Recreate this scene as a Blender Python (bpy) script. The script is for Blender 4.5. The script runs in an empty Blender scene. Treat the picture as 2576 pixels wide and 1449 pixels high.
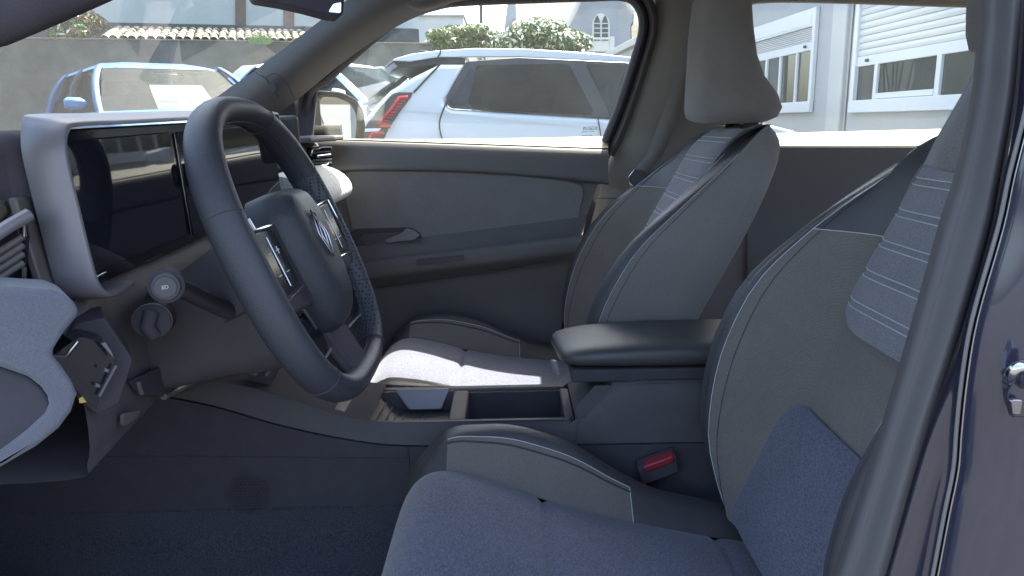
import bpy, bmesh, math, random
from mathutils import Vector, Matrix
random.seed(7)
sc = bpy.context.scene
V = Vector
# ------------------------------------------------------------------ camera
PITCH, ROLL, FPX, CX, CY, CAMH = math.radians(12.7), math.radians(1.2), 1839.0, 1287.5, 724.5, 1.12
cam_data = bpy.data.cameras.new('camera')
cam_data.sensor_width = 36.0
cam_data.lens = 36.0 * FPX / 2575.0
cam_data.clip_start = 0.02
cam_data.clip_end = 2000.0
cam = bpy.data.objects.new('camera', cam_data)
sc.collection.objects.link(cam)
cam.matrix_world = (Matrix.Translation((0, 0, CAMH)) @ Matrix.Rotation(math.radians(90) - PITCH, 4, 'X')
                    @ Matrix.Rotation(-ROLL, 4, 'Z'))
sc.camera = cam
# ------------------------------------------------------------------ sky, sun, exposure
SUN_DIR = V((0.355, 0.615, 1.0)).normalized()
SUN_EL = math.asin(SUN_DIR.z)
SUN_AZ = math.atan2(SUN_DIR.x, SUN_DIR.y)
world = bpy.data.worlds.new('World')
sc.world = world
world.use_nodes = True
wn = world.node_tree.nodes
wl = world.node_tree.links
bg = wn['Background']
sky = wn.new('ShaderNodeTexSky')
sky.sky_type = 'NISHITA'
sky.sun_disc = False
sky.sun_elevation = SUN_EL
sky.sun_rotation = SUN_AZ
sky.air_density = 1.0
sky.dust_density = 4.5
sky.ozone_density = 1.0
wl.new(sky.outputs[0], bg.inputs[0])
bg.inputs[1].default_value = 0.15
sun_data = bpy.data.lights.new('sun', 'SUN')
sun_data.energy = 5.0
sun_data.angle = math.radians(0.55)
sun_data.color = (1.0, 0.94, 0.82)
sun = bpy.data.objects.new('sun', sun_data)
sc.collection.objects.link(sun)
sun.rotation_euler = SUN_DIR.to_track_quat('Z', 'Y').to_euler()
sun.location = (4, 9, 12)
sc.view_settings.view_transform = 'Standard'
sc.view_settings.look = 'None'
sc.view_settings.exposure = 2.5
sc.view_settings.gamma = 1.0
sc.cycles.max_bounces = 12
sc.cycles.diffuse_bounces = 6
sc.cycles.transparent_max_bounces = 24
sc.cycles.transmission_bounces = 8

# ------------------------------------------------------------------ pixel helpers (photo at 2575 x 1449)
def ray(px, py):
    a, b = (px - CX) / FPX, (CY - py) / FPX
    u = a * math.cos(ROLL) + b * math.sin(ROLL)
    v = -a * math.sin(ROLL) + b * math.cos(ROLL)
    return V((u, math.cos(PITCH) + v * math.sin(PITCH), -math.sin(PITCH) + v * math.cos(PITCH)))
def at(px, py, Y):
    d = ray(px, py)
    return V((0, 0, CAMH)) + d * (Y / d.y)
def atx(px, py, X):
    d = ray(px, py)
    return V((0, 0, CAMH)) + d * (X / d.x)
def atz(px, py, z):
    d = ray(px, py)
    return V((0, 0, CAMH)) + d * ((z - CAMH) / d.z)
def atp(px, py, p0, n):
    d = ray(px, py)
    o = V((0, 0, CAMH))
    return o + d * ((p0 - o).dot(n) / d.dot(n))

# ------------------------------------------------------------------ materials
MATS = {}
def mat(name, col, rough=0.5, metal=0.0, spec=0.5, coat=0.0, noise=0.0, nscale=40.0, bump=0.0, bscale=200.0,
        col2=None, sheen=0.0, obj_var=0.0):
    m = bpy.data.materials.new(name)
    m.use_nodes = True
    nt = m.node_tree
    b = nt.nodes['Principled BSDF']
    b.inputs['Base Color'].default_value = (*col, 1)
    b.inputs['Roughness'].default_value = rough
    b.inputs['Metallic'].default_value = metal
    b.inputs['Specular IOR Level'].default_value = spec
    b.inputs['Coat Weight'].default_value = coat
    b.inputs['Coat Roughness'].default_value = 0.04
    b.inputs['Sheen Weight'].default_value = sheen
    tc = nt.nodes.new('ShaderNodeTexCoord')
    if noise > 0 or col2:
        n = nt.nodes.new('ShaderNodeTexNoise')
        n.inputs['Scale'].default_value = nscale
        n.inputs['Detail'].default_value = 6
        n.inputs['Roughness'].default_value = 0.65
        nt.links.new(tc.outputs['Object'], n.inputs['Vector'])
        r = nt.nodes.new('ShaderNodeValToRGB')
        r.color_ramp.elements[0].position = 0.3
        r.color_ramp.elements[1].position = 0.7
        c2 = col2 or tuple(min(1, c * (1 + noise)) for c in col)
        c1 = col if col2 else tuple(c * (1 - noise) for c in col)
        r.color_ramp.elements[0].color = (*c1, 1)
        r.color_ramp.elements[1].color = (*c2, 1)
        nt.links.new(n.outputs['Fac'], r.inputs[0])
        nt.links.new(r.outputs[0], b.inputs['Base Color'])
    if bump > 0:
        n2 = nt.nodes.new('ShaderNodeTexNoise')
        n2.inputs['Scale'].default_value = bscale
        n2.inputs['Detail'].default_value = 3
        nt.links.new(tc.outputs['Object'], n2.inputs['Vector'])
        bp = nt.nodes.new('ShaderNodeBump')
        bp.inputs['Strength'].default_value = bump
        bp.inputs['Distance'].default_value = 0.002
        nt.links.new(n2.outputs['Fac'], bp.inputs['Height'])
        nt.links.new(bp.outputs[0], b.inputs['Normal'])
    MATS[name] = m
    return m

def fabric(name, col, col2, scale=900, stripe=None, stripe_scale=260, rough=0.9):
    """woven cloth: fine melange plus an optional diagonal rib"""
    m = bpy.data.materials.new(name)
    m.use_nodes = True
    nt = m.node_tree
    b = nt.nodes['Principled BSDF']
    b.inputs['Roughness'].default_value = rough
    b.inputs['Specular IOR Level'].default_value = 0.2
    b.inputs['Sheen Weight'].default_value = 0.25
    b.inputs['Sheen Roughness'].default_value = 0.5
    tc = nt.nodes.new('ShaderNodeTexCoord')
    mp = nt.nodes.new('ShaderNodeMapping')
    mp.inputs['Scale'].default_value = (1.0, 0.35, 1.0)
    nt.links.new(tc.outputs['Object'], mp.inputs['Vector'])
    n = nt.nodes.new('ShaderNodeTexNoise')
    n.inputs['Scale'].default_value = scale
    n.inputs['Detail'].default_value = 4
    nt.links.new(mp.outputs[0], n.inputs['Vector'])
    big = nt.nodes.new('ShaderNodeTexNoise')
    big.inputs['Scale'].default_value = 14
    big.inputs['Detail'].default_value = 3
    nt.links.new(tc.outputs['Object'], big.inputs['Vector'])
    r = nt.nodes.new('ShaderNodeValToRGB')
    r.color_ramp.elements[0].position = 0.36
    r.color_ramp.elements[1].position = 0.64
    r.color_ramp.elements[0].color = (*col, 1)
    r.color_ramp.elements[1].color = (*col2, 1)
    nt.links.new(n.outputs['Fac'], r.inputs[0])
    last = r.outputs[0]
    hsv = nt.nodes.new('ShaderNodeHueSaturation')
    mr = nt.nodes.new('ShaderNodeMapRange')
    mr.inputs['To Min'].default_value = 0.86
    mr.inputs['To Max'].default_value = 1.14
    nt.links.new(big.outputs['Fac'], mr.inputs['Value'])
    nt.links.new(mr.outputs[0], hsv.inputs['Value'])
    height = n.outputs['Fac']
    if stripe:
        w = nt.nodes.new('ShaderNodeTexWave')
        w.wave_type = 'BANDS'
        w.bands_direction = 'DIAGONAL'
        w.inputs['Scale'].default_value = stripe_scale
        w.inputs['Distortion'].default_value = 0.6
        nt.links.new(tc.outputs['Object'], w.inputs['Vector'])
        mx = nt.nodes.new('ShaderNodeMix')
        mx.data_type = 'RGBA'
        mx.blend_type = 'MULTIPLY'
        mx.inputs[0].default_value = stripe
        nt.links.new(last, mx.inputs[6])
        nt.links.new(w.outputs['Color'], mx.inputs[7])
        last = mx.outputs[2]
        height = w.outputs['Fac']
    nt.links.new(last, hsv.inputs['Color'])
    nt.links.new(hsv.outputs[0], b.inputs['Base Color'])
    bp = nt.nodes.new('ShaderNodeBump')
    bp.inputs['Strength'].default_value = 0.35
    bp.inputs['Distance'].default_value = 0.0015
    nt.links.new(height, bp.inputs['Height'])
    soft = nt.nodes.new('ShaderNodeTexNoise')          # slack and small puckers in the cloth
    soft.inputs['Scale'].default_value = 26
    soft.inputs['Detail'].default_value = 4
    soft.inputs['Distortion'].default_value = 0.8
    nt.links.new(tc.outputs['Object'], soft.inputs['Vector'])
    bp2 = nt.nodes.new('ShaderNodeBump')
    bp2.inputs['Strength'].default_value = 0.35
    bp2.inputs['Distance'].default_value = 0.004
    nt.links.new(soft.outputs['Fac'], bp2.inputs['Height'])
    nt.links.new(bp.outputs[0], bp2.inputs['Normal'])
    nt.links.new(bp2.outputs[0], b.inputs['Normal'])
    MATS[name] = m
    return m

def glass(name, tint, dust=0.03, refl=1.0, dark=False):
    m = bpy.data.materials.new(name)
    m.use_nodes = True
    nt = m.node_tree
    nt.nodes.remove(nt.nodes['Principled BSDF'])
    out = nt.nodes['Material Output']
    tr = nt.nodes.new('ShaderNodeBsdfTransparent')
    tr.inputs[0].default_value = (*tint, 1)
    gl = nt.nodes.new('ShaderNodeBsdfGlossy')
    gl.inputs['Roughness'].default_value = 0.0
    gl.inputs['Color'].default_value = (refl, refl, refl, 1)
    lw = nt.nodes.new('ShaderNodeLayerWeight')       # Schlick reflectance, the same from both sides of the pane
    lw.inputs['Blend'].default_value = 0.5
    pw_ = nt.nodes.new('ShaderNodeMath'); pw_.operation = 'POWER'; pw_.inputs[1].default_value = 5.0
    ma = nt.nodes.new('ShaderNodeMath'); ma.operation = 'MULTIPLY_ADD'; ma.inputs[1].default_value = 0.95; ma.inputs[2].default_value = 0.045
    nt.links.new(lw.outputs['Facing'], pw_.inputs[0])
    nt.links.new(pw_.outputs[0], ma.inputs[0])
    mx = nt.nodes.new('ShaderNodeMixShader')
    nt.links.new(ma.outputs[0], mx.inputs[0])
    nt.links.new(tr.outputs[0], mx.inputs[1])
    nt.links.new(gl.outputs[0], mx.inputs[2])
    last = mx.outputs[0]
    if dust > 0:
        df = nt.nodes.new('ShaderNodeBsdfTranslucent')
        df.inputs[0].default_value = (0.75, 0.78, 0.72, 1)
        tc = nt.nodes.new('ShaderNodeTexCoord')
        n = nt.nodes.new('ShaderNodeTexNoise')
        n.inputs['Scale'].default_value = 9.0
        n.inputs['Detail'].default_value = 9
        n.inputs['Roughness'].default_value = 0.75
        nt.links.new(tc.outputs['Object'], n.inputs['Vector'])
        vo = nt.nodes.new('ShaderNodeTexVoronoi')
        vo.inputs['Scale'].default_value = 55.0
        nt.links.new(tc.outputs['Object'], vo.inputs['Vector'])
        spk = nt.nodes.new('ShaderNodeMapRange')
        spk.inputs['From Min'].default_value = 0.05
        spk.inputs['From Max'].default_value = 0.0
        spk.inputs['To Min'].default_value = 0.0
        spk.inputs['To Max'].default_value = 0.25
        nt.links.new(vo.outputs['Distance'], spk.inputs['Value'])
        mr = nt.nodes.new('ShaderNodeMapRange')
        mr.inputs['From Min'].default_value = 0.3
        mr.inputs['From Max'].default_value = 0.75
        mr.inputs['To Min'].default_value = dust * 0.7
        mr.inputs['To Max'].default_value = dust * 1.5
        nt.links.new(n.outputs['Fac'], mr.inputs['Value'])
        ad = nt.nodes.new('ShaderNodeMath')
        ad.operation = 'ADD'
        nt.links.new(mr.outputs[0], ad.inputs[0])
        nt.links.new(spk.outputs[0], ad.inputs[1])
        m2 = nt.nodes.new('ShaderNodeMixShader')
        nt.links.new(ad.outputs[0], m2.inputs[0])
        nt.links.new(last, m2.inputs[1])
        nt.links.new(df.outputs[0], m2.inputs[2])
        last = m2.outputs[0]
    nt.links.new(last, out.inputs[0])
    MATS[name] = m
    return m

fabric('denim', (0.068, 0.072, 0.105), (0.138, 0.144, 0.192), 620)
fabric('denim_band', (0.10, 0.101, 0.122), (0.135, 0.137, 0.16), 1100)
fabric('insert_cloth', (0.165, 0.16, 0.175), (0.25, 0.243, 0.26), 900)
fabric('twill', (0.175, 0.158, 0.142), (0.235, 0.213, 0.19), 900, stripe=0.35, stripe_scale=230)
fabric('side_cloth', (0.155, 0.145, 0.139), (0.22, 0.206, 0.197), 1100)
fabric('door_cloth', (0.145, 0.139, 0.142), (0.205, 0.196, 0.198), 1000)
fabric('carpet', (0.035, 0.034, 0.048), (0.075, 0.073, 0.092), 480)
fabric('headliner', (0.24, 0.23, 0.225), (0.28, 0.27, 0.265), 900)
fabric('quilt', (0.42, 0.43, 0.43), (0.60, 0.61, 0.60), 320)
mat('leather', (0.064, 0.062, 0.066), 0.42, bump=0.25, bscale=700, noise=0.08, nscale=30)
mat('wheel_leather', (0.045, 0.046, 0.058), 0.40, bump=0.45, bscale=650)
mat('wheel_perforated', (0.05, 0.052, 0.06), 0.5, bump=0.3, bscale=500)
mat('plastic', (0.082, 0.076, 0.082), 0.6, spec=0.3, bump=0.2, bscale=900, noise=0.08, nscale=25)
mat('plastic_dark', (0.063, 0.058, 0.069), 0.75, spec=0.18, bump=0.2, bscale=700, noise=0.1, nscale=25)
mat('plastic_warm', (0.115, 0.105, 0.10), 0.45, bump=0.15, bscale=900)
mat('door_plastic', (0.105, 0.099, 0.10), 0.55, bump=0.2, bscale=900)
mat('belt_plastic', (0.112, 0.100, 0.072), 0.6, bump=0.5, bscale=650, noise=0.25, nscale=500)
mat('pillar_trim', (0.185, 0.17, 0.158), 0.6, bump=0.15, bscale=800, noise=0.04, nscale=10)
mat('pillar_a', (0.105, 0.099, 0.101), 0.55, bump=0.2, bscale=800)
mat('rubber', (0.085, 0.079, 0.08), 0.65, noise=0.05, nscale=10)
mat('seal', (0.055, 0.054, 0.062), 0.6, spec=0.2)
mat('ramp_shade', (0.055, 0.054, 0.062), 0.95, spec=0.04)  # shade below the dash overhang put into the ramp's dark colour
mat('knee_plastic', (0.105, 0.096, 0.104), 0.55, spec=0.3, bump=0.2, bscale=700, noise=0.1, nscale=25)
mat('piano', (0.012, 0.013, 0.018), 0.14, spec=0.4)
mat('screen_glass', (0.016, 0.018, 0.028), 0.03, spec=0.32)
mat('screen_mid', (0.030, 0.032, 0.045), 0.3)
mat('satin', (0.23, 0.218, 0.24), 0.42, metal=0.25, bump=0.06, bscale=900)
mat('chrome', (0.62, 0.63, 0.65), 0.18, metal=1.0)
mat('chrome_dark', (0.35, 0.36, 0.40), 0.2, metal=1.0)
mat('thread', (0.55, 0.56, 0.58), 0.8)
mat('belt_red', (0.32, 0.03, 0.045), 0.35)
mat('icon', (0.75, 0.76, 0.8), 0.5)
mat('icon_dim', (0.20, 0.21, 0.25), 0.5)
mat('yellow_tag', (0.6, 0.45, 0.12), 0.5)
mat('rose_pad', (0.20, 0.14, 0.14), 0.6)
mat('paint_navy', (0.030, 0.031, 0.052), 0.22, coat=1.0, noise=0.05, nscale=6)
mat('mirror', (0.85, 0.87, 0.88), 0.01, metal=1.0)
mat('mirror_shell', (0.016, 0.015, 0.014), 0.85, spec=0.1, noise=0.25, nscale=60)
glass('window_clear', (0.94, 0.965, 0.955), 0.005)
glass('windscreen', (0.84, 0.91, 0.87), 0.007, .7)
glass('car_glass', (0.30, 0.35, 0.35), 0.004, .6)
glass('car_screen', (0.80, 0.88, 0.87), 0.004, .4)
glass('car_glass_dark', (0.06, 0.065, 0.075), 0.0, .45)
glass('pane', (0.55, 0.60, 0.60), 0.02)

# ------------------------------------------------------------------ mesh helpers
def empty(name, loc, label=None, cat=None, group=None):
    o = bpy.data.objects.new(name, None)
    sc.collection.objects.link(o)
    o.location = loc
    o.empty_display_size = 0.1
    tag(o, label, cat, group)
    return o
def tag(o, label=None, cat=None, group=None, kind=None):
    if label: o['label'] = label
    if cat: o['category'] = cat
    if group: o['group'] = group
    if kind: o['kind'] = kind
    return o
def mk(name, verts, faces, m, parent=None, smooth=True, sharp=40, bevel=0, seg=2, solid=0, label=None, mats=None, fm=None, clean=False):
    me = bpy.data.meshes.new(name)
    me.from_pydata([tuple(v) for v in verts], [], faces)
    if clean or bevel:
        bm = bmesh.new(); bm.from_mesh(me)
        bmesh.ops.remove_doubles(bm, verts=bm.verts, dist=1e-6)
        bmesh.ops.recalc_face_normals(bm, faces=bm.faces)
        bm.to_mesh(me); bm.free()
    for mm in (mats or [m]):
        me.materials.append(MATS[mm] if isinstance(mm, str) else mm)
    if fm:
        me.polygons.foreach_set('material_index', fm)
    if smooth:
        me.shade_smooth()
        if sharp: me.set_sharp_from_angle(angle=math.radians(sharp))
    me.update()
    o = bpy.data.objects.new(name, me)
    sc.collection.objects.link(o)
    if parent is not None:
        o.parent = parent
        if parent.type == 'EMPTY':
            o.matrix_parent_inverse = Matrix.Translation(-V(parent.location)) if parent.rotation_euler.z == 0 else Matrix()
    if solid:
        md = o.modifiers.new('thickness', 'SOLIDIFY'); md.thickness = solid; md.offset = -1
    if bevel:
        md = o.modifiers.new('edge', 'BEVEL'); md.width = bevel; md.segments = seg
        md.limit_method = 'ANGLE'; md.angle_limit = math.radians(35); md.harden_normals = False
    if label: o['label'] = label
    return o
def cr(p0, p1, p2, p3, t):
    return 0.5 * ((2 * p1) + (-p0 + p2) * t + (2 * p0 - 5 * p1 + 4 * p2 - p3) * t * t + (-p0 + 3 * p1 - 3 * p2 + p3) * t * t * t)
def smooth_path(pts, n=6, closed=False):
    pts = [V(p) if not isinstance(p, (float, int)) else p for p in pts]
    out = []
    N = len(pts)
    rng = range(N) if closed else range(N - 1)
    for i in rng:
        if closed:
            a, b, c, d = pts[i - 1], pts[i], pts[(i + 1) % N], pts[(i + 2) % N]
        else:
            a, b, c, d = pts[max(i - 1, 0)], pts[i], pts[i + 1], pts[min(i + 2, N - 1)]
        for k in range(n):
            out.append(cr(a, b, c, d, k / n))
    if not closed: out.append(pts[-1])
    return out
def interp(tbl, x):
    """smooth 1-D interpolation through (x, y) pairs"""
    if x <= tbl[0][0]: return tbl[0][1]
    if x >= tbl[-1][0]: return tbl[-1][1]
    for i in range(len(tbl) - 1):
        if tbl[i][0] <= x <= tbl[i + 1][0]:
            x0, y0 = tbl[i]; x1, y1 = tbl[i + 1]
            def sl(j):
                if j <= 0 or j >= len(tbl) - 1: 
                    j0, j1 = max(j - 1, 0), min(j + 1, len(tbl) - 1)
                else: j0, j1 = j - 1, j + 1
                return (tbl[j1][1] - tbl[j0][1]) / (tbl[j1][0] - tbl[j0][0])
            h = x1 - x0; t = (x - x0) / h
            m0, m1 = sl(i) * h, sl(i + 1) * h
            return (2*t**3 - 3*t*t + 1) * y0 + (t**3 - 2*t*t + t) * m0 + (-2*t**3 + 3*t*t) * y1 + (t**3 - t*t) * m1
def grid(name, rows, m, parent=None, nu=5, nv=5, solid=0, label=None, smooth=True, sharp=60):
    """surface through rows of control points, Catmull-Rom both ways"""
    R = [smooth_path(r, nu) for r in rows]
    cols = [smooth_path([R[i][j] for i in range(len(R))], nv) for j in range(len(R[0]))]
    nr, nc = len(cols[0]), len(cols)
    vs = [cols[j][i] for i in range(nr) for j in range(nc)]
    fs = [(i*nc+j, i*nc+j+1, (i+1)*nc+j+1, (i+1)*nc+j) for i in range(nr-1) for j in range(nc-1)]
    return mk(name, vs, fs, m, parent, smooth, sharp, solid=solid, label=label)
def fgrid(name, f, us, vs_, m, parent=None, solid=0, sharp=50, closed_u=False, **kw):
    """surface from a function f(u, v)"""
    nu, nv = len(us), len(vs_)
    vs = [f(u, v) for v in vs_ for u in us]
    fs = []
    for i in range(nv - 1):
        for j in range(nu if closed_u else nu - 1):
            k = (j + 1) % nu
            fs.append((i*nu+j, i*nu+k, (i+1)*nu+k, (i+1)*nu+j))
    return mk(name, vs, fs, m, parent, True, sharp, solid=solid, **kw)
def lin(a, b, n): return [a + (b - a) * i / (n - 1) for i in range(n)]
def loft(name, secs, m, parent=None, closed=True, caps=True, sharp=50, **kw):
    n = len(secs[0]); vs = [p for s in secs for p in s]; fs = []
    for i in range(len(secs) - 1):
        for j in range(n if closed else n - 1):
            k = (j + 1) % n
            fs.append((i*n+j, i*n+k, (i+1)*n+k, (i+1)*n+j))
    if caps and closed:
        fs.append(tuple(range(n - 1, -1, -1)))
        fs.append(tuple(range((len(secs)-1)*n, len(secs)*n)))
    return mk(name, vs, fs, m, parent, True, sharp, clean=True, **kw)
def tube(name, pts, r, m, parent=None, seg=8, closed=False, n=0, squash=None, label=None):
    if n: pts = smooth_path(pts, n, closed)
    pts = [V(p) for p in pts]
    N = len(pts); secs = []
    prev = None
    for i, p in enumerate(pts):
        a = pts[i-1] if (i > 0 or closed) else pts[0]
        b = pts[(i+1) % N] if (i < N-1 or closed) else pts[-1]
        t = (b - a).normalized()
        if prev is None:
            ref = V((0, 0, 1)) if abs(t.z) < 0.9 else V((1, 0, 0))
            x = t.cross(ref).normalized()
        else:
            x = (prev - t * prev.dot(t)).normalized()
        prev = x
        y = t.cross(x)
        rr = r[min(i * len(r) // N, len(r)-1)] if isinstance(r, (list, tuple)) else r
        secs.append([p + x * math.cos(2*math.pi*k/seg) * rr + y * math.sin(2*math.pi*k/seg) * rr for k in range(seg)])
    if closed:
        n_ = seg; vs = [q for s in secs for q in s]
        fs = [(i*n_+j, i*n_+(j+1) % n_, ((i+1) % N)*n_+(j+1) % n_, ((i+1) % N)*n_+j) for i in range(N) for j in range(n_)]
        return mk(name, vs, fs, m, parent, True, 50, label=label, clean=True)
    return loft(name, secs, m, parent, label=label)
def slab(name, pts, thick, m, parent=None, bevel=0.0, seg=2, label=None, sharp=35, **kw):
    """closed polygon of 3-D points given a thickness vector"""
    pts = [V(p) for p in pts]; t = V(thick); n = len(pts)
    vs = pts + [p + t for p in pts]
    fs = [tuple(range(n)), tuple(range(2*n-1, n-1, -1))] + [(i, i+n, (i+1) % n + n, (i+1) % n) for i in range(n)]
    return mk(name, vs, fs, m, parent, True, sharp, bevel=bevel, seg=seg, label=label, clean=True, **kw)
def rpoly(pts, r=0.25, k=4):
    """round the corners of a 2-D/3-D polygon by fraction r of the shorter edge"""
    pts = [V(p) for p in pts]; out = []; n = len(pts)
    for i in range(n):
        p, a, b = pts[i], pts[i-1], pts[(i+1) % n]
        l = min((a-p).length, (b-p).length) * r
        s, e = p + (a-p).normalized() * l, p + (b-p).normalized() * l
        for j in range(k + 1):
            t = j / k
            out.append(s * (1-t)**2 + p * 2*t*(1-t) + e * t*t)
    return out
def box(name, lo, hi, m, parent=None, bevel=0.0, seg=2, label=None):
    x0, y0, z0 = lo; x1, y1, z1 = hi
    return slab(name, [(x0,y0,z0),(x1,y0,z0),(x1,y1,z0),(x0,y1,z0)], (0,0,z1-z0), m, parent, bevel, seg, label)
def obox(name, c, ax, ay, az, m, parent=None, bevel=0.0, seg=2, label=None):
    """box from a centre and three half-axis vectors"""
    c, ax, ay, az = V(c), V(ax), V(ay), V(az)
    return slab(name, [c-ax-ay-az, c+ax-ay-az, c+ax+ay-az, c-ax+ay-az], az*2, m, parent, bevel, seg, label)
def cyl(name, c0, c1, r0, r1, m, parent=None, seg=24, label=None, bevel=0):
    c0, c1 = V(c0), V(c1); t = (c1-c0).normalized()
    ref = V((0,0,1)) if abs(t.z) < 0.9 else V((1,0,0))
    x = t.cross(ref).normalized(); y = t.cross(x)
    secs = [[c + (x*math.cos(2*math.pi*k/seg) + y*math.sin(2*math.pi*k/seg))*r for k in range(seg)] for c, r in ((c0, r0), (c1, r1))]
    return loft(name, secs, m, parent, bevel=bevel, label=label)
def joined(name, items, m, parent=None, label=None, kind=None):
    """several vert/face lists as one mesh"""
    vs, fs = [], []
    for v, f in items:
        o = len(vs); vs += list(v); fs += [tuple(i+o for i in q) for q in f]
    ob = mk(name, vs, fs, m, parent, True, 40)
    return tag(ob, label=label, kind=kind)
# ================================================================== OUR CAR
car = empty('car', (0.2, 1.21, 0.0), 'dark blue hatchback we look into, with denim blue front seats and black dashboard', 'car')
CAR = car

# perforated leather: small dark holes in a regular lattice
def perforated():
    m = MATS['wheel_perforated']; nt = m.node_tree; b = nt.nodes['Principled BSDF']
    tc = nt.nodes.new('ShaderNodeTexCoord')
    vo = nt.nodes.new('ShaderNodeTexVoronoi'); vo.inputs['Scale'].default_value = 210; vo.inputs['Randomness'].default_value = 0.0
    nt.links.new(tc.outputs['Object'], vo.inputs['Vector'])
    r = nt.nodes.new('ShaderNodeValToRGB')
    r.color_ramp.elements[0].position = 0.28; r.color_ramp.elements[0].color = (0.008, 0.008, 0.012, 1)
    r.color_ramp.elements[1].position = 0.40; r.color_ramp.elements[1].color = (0.07, 0.075, 0.095, 1)
    nt.links.new(vo.outputs['Distance'], r.inputs[0]); nt.links.new(r.outputs[0], b.inputs['Base Color'])
perforated()

# ------------------------------------------------------------------ far side: door frame, pillars, door
def yside(py): return 1.80 + 0.12 * max(-0.3, min(1.2, py / 370.0))
OPEN = [(779,352),(783,300),(791,236),(826,208),(900,143),(985,73),(1040,42),(1130,18),(1300,9),(1480,3),(1565,2),(1598,24),(1607,72),
        (1588,145),(1548,268),(1512,356),(1503,378)]
def offs(loop, d):
    out = []
    n = len(loop)
    for i, (x, y) in enumerate(loop):
        a = loop[max(i-1, 0)]; b = loop[min(i+1, n-1)]
        tx, ty = b[0]-a[0], b[1]-a[1]; l = math.hypot(tx, ty) or 1
        out.append((x + ty/l*d, y - tx/l*d))
    return out
def seal_ring(name, loop, prof, m, parent, n=6):
    base = smooth_path([V((x, y, 0)) for x, y in loop], n)
    base = [(p.x, p.y) for p in base]
    secs = []
    for d, dy in prof:
        o = offs(base, d)
        secs.append([at(x, y, yside(y) + dy) for x, y in o])
    return loft(name, secs, m, parent, closed=False, caps=False, sharp=70)
frame = seal_ring('door_frame', OPEN, [(-2, 0.05), (-1, 0.012), (5, -0.006), (13, -0.012), (20, -0.004), (24, 0.012)], 'seal', car)
seal_ring('frame_trim', OPEN, [(22, 0.02), (27, -0.004), (36, -0.012), (46, 0.0), (50, 0.025)], 'pillar_a', frame)

# A-pillar on the far side
Wl = [(520,265),(575,222),(640,178),(720,117),(800,56),(885,-10),(1000,-100)]
Ll = [(640,330),(705,282),(765,237),(862,158),(960,90),(1055,40),(1180,8)]
rows = []
for k in range(6):
    t = k / 5.0
    row = []
    for i, (w, l) in enumerate(zip(Wl, Ll)):
        x, y = w[0]*(1-t)+l[0]*t, w[1]*(1-t)+l[1]*t
        Y = (1.80 - 0.06*i/6)*(1-t) + (1.865 - 0.06*i/6)*t - 0.035*math.sin(math.pi*t)
        row.append(at(x, y, Y))
    rows.append(row)
ap = grid('a_pillar', rows, 'pillar_a', car, 5, 4, label='dark grey pillar trim sloping up beside the windscreen')
# rear return of the pillar towards the glass so it has thickness
grid('pillar_return', [rows[0], [p + V((-0.03, 0.10, 0.0)) for p in rows[0]]], 'pillar_a', ap, 5, 1)
tube('cover_seam', [at(638,178,1.755), at(668,196,1.755), at(700,245,1.775)], 0.0016, 'seal', ap, 6)
tube('cover_seam', [at(668,196,1.755), at(690,185,1.755), at(718,205,1.76), at(742,250,1.78)], 0.0012, 'seal', ap, 6, n=4)
slab('airbag_badge', rpoly([at(668,213,1.752), at(690,207,1.75), at(698,228,1.758), at(678,234,1.76)], .3), (0, -0.002, 0), 'plastic', ap, 0.0006)
# dark corner panel between pillar and mirror
slab('corner_panel', [at(640,300,1.885), at(760,242,1.885), at(797,214,1.885), at(782,372,1.885), at(700,372,1.885)], (0, 0.02, 0), 'plastic_dark', car, 0.004)

# roof lining, rail and outer skin
def roofz(x, y): return 1.478 - 0.035*((y-1.21)/0.65)**2 - 0.02*max(0, (x-0.9))**2
hl = fgrid('roof_lining', lambda x, y: V((x, y, roofz(x, y))), lin(-0.34, 2.25, 14), lin(0.56, 1.83, 12), 'headliner', car, solid=0.012)
fgrid('roof_panel', lambda x, y: V((x, y, roofz(x, y)+0.055)), lin(-0.40, 2.30, 14), lin(0.50, 1.90, 12), 'paint_navy', car, solid=0.01)
tube('header_rail', [V((-0.34, y, roofz(-0.34, y)+0.01)) for y in lin(0.56, 1.83, 8)], 0.028, 'headliner', hl, 8)
rail = [at(880,-20,1.76), at(1000,0,1.79), at(1060,15,1.795), at(1160,-10,1.795), at(1300,-22,1.79), at(1580,-32,1.79), at(1900,-30,1.79), at(2300,-14,1.79), at(2700,0,1.79)]
grid('roof_rail', [[p + V((0, -0.03, 0.035)) for p in rail], [p + V((0, -0.04, 0.0)) for p in rail], [p + V((0, -0.015, -0.012)) for p in rail], [p + V((0, 0.05, -0.005)) for p in rail]], 'pillar_a', car, 5, 4)

# far B-pillar trim
def bp_row(y, x0, x1, Y):
    return [at(x0, y, Y+0.05), at(x0+8, y, Y+0.01), at(x0+(x1-x0)*.28, y, Y-0.035), at(x0+(x1-x0)*.55, y, Y-0.045), at(x0+(x1-x0)*.85, y, Y-0.03), at(x1-4, y, Y+0.005), at(x1, y, Y+0.05)]
bp = grid('b_pillar', [bp_row(-60,1632,1850,1.80), bp_row(30,1642,1872,1.82), bp_row(130,1630,1880,1.84), bp_row(260,1590,1895,1.88), bp_row(345,1560,1910,1.91),
                       bp_row(420,1528,1930,1.91), bp_row(560,1490,1960,1.90), bp_row(760,1440,1990,1.90), bp_row(1000,1380,2000,1.90)], 'pillar_trim', car, 4, 5,
          label='pale grey pillar trim between the passenger windows')
tube('trim_seam', [at(1500,498,1.872), at(1560,500,1.85), at(1640,506,1.84)], 0.0012, 'seal', bp, 6)
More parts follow.
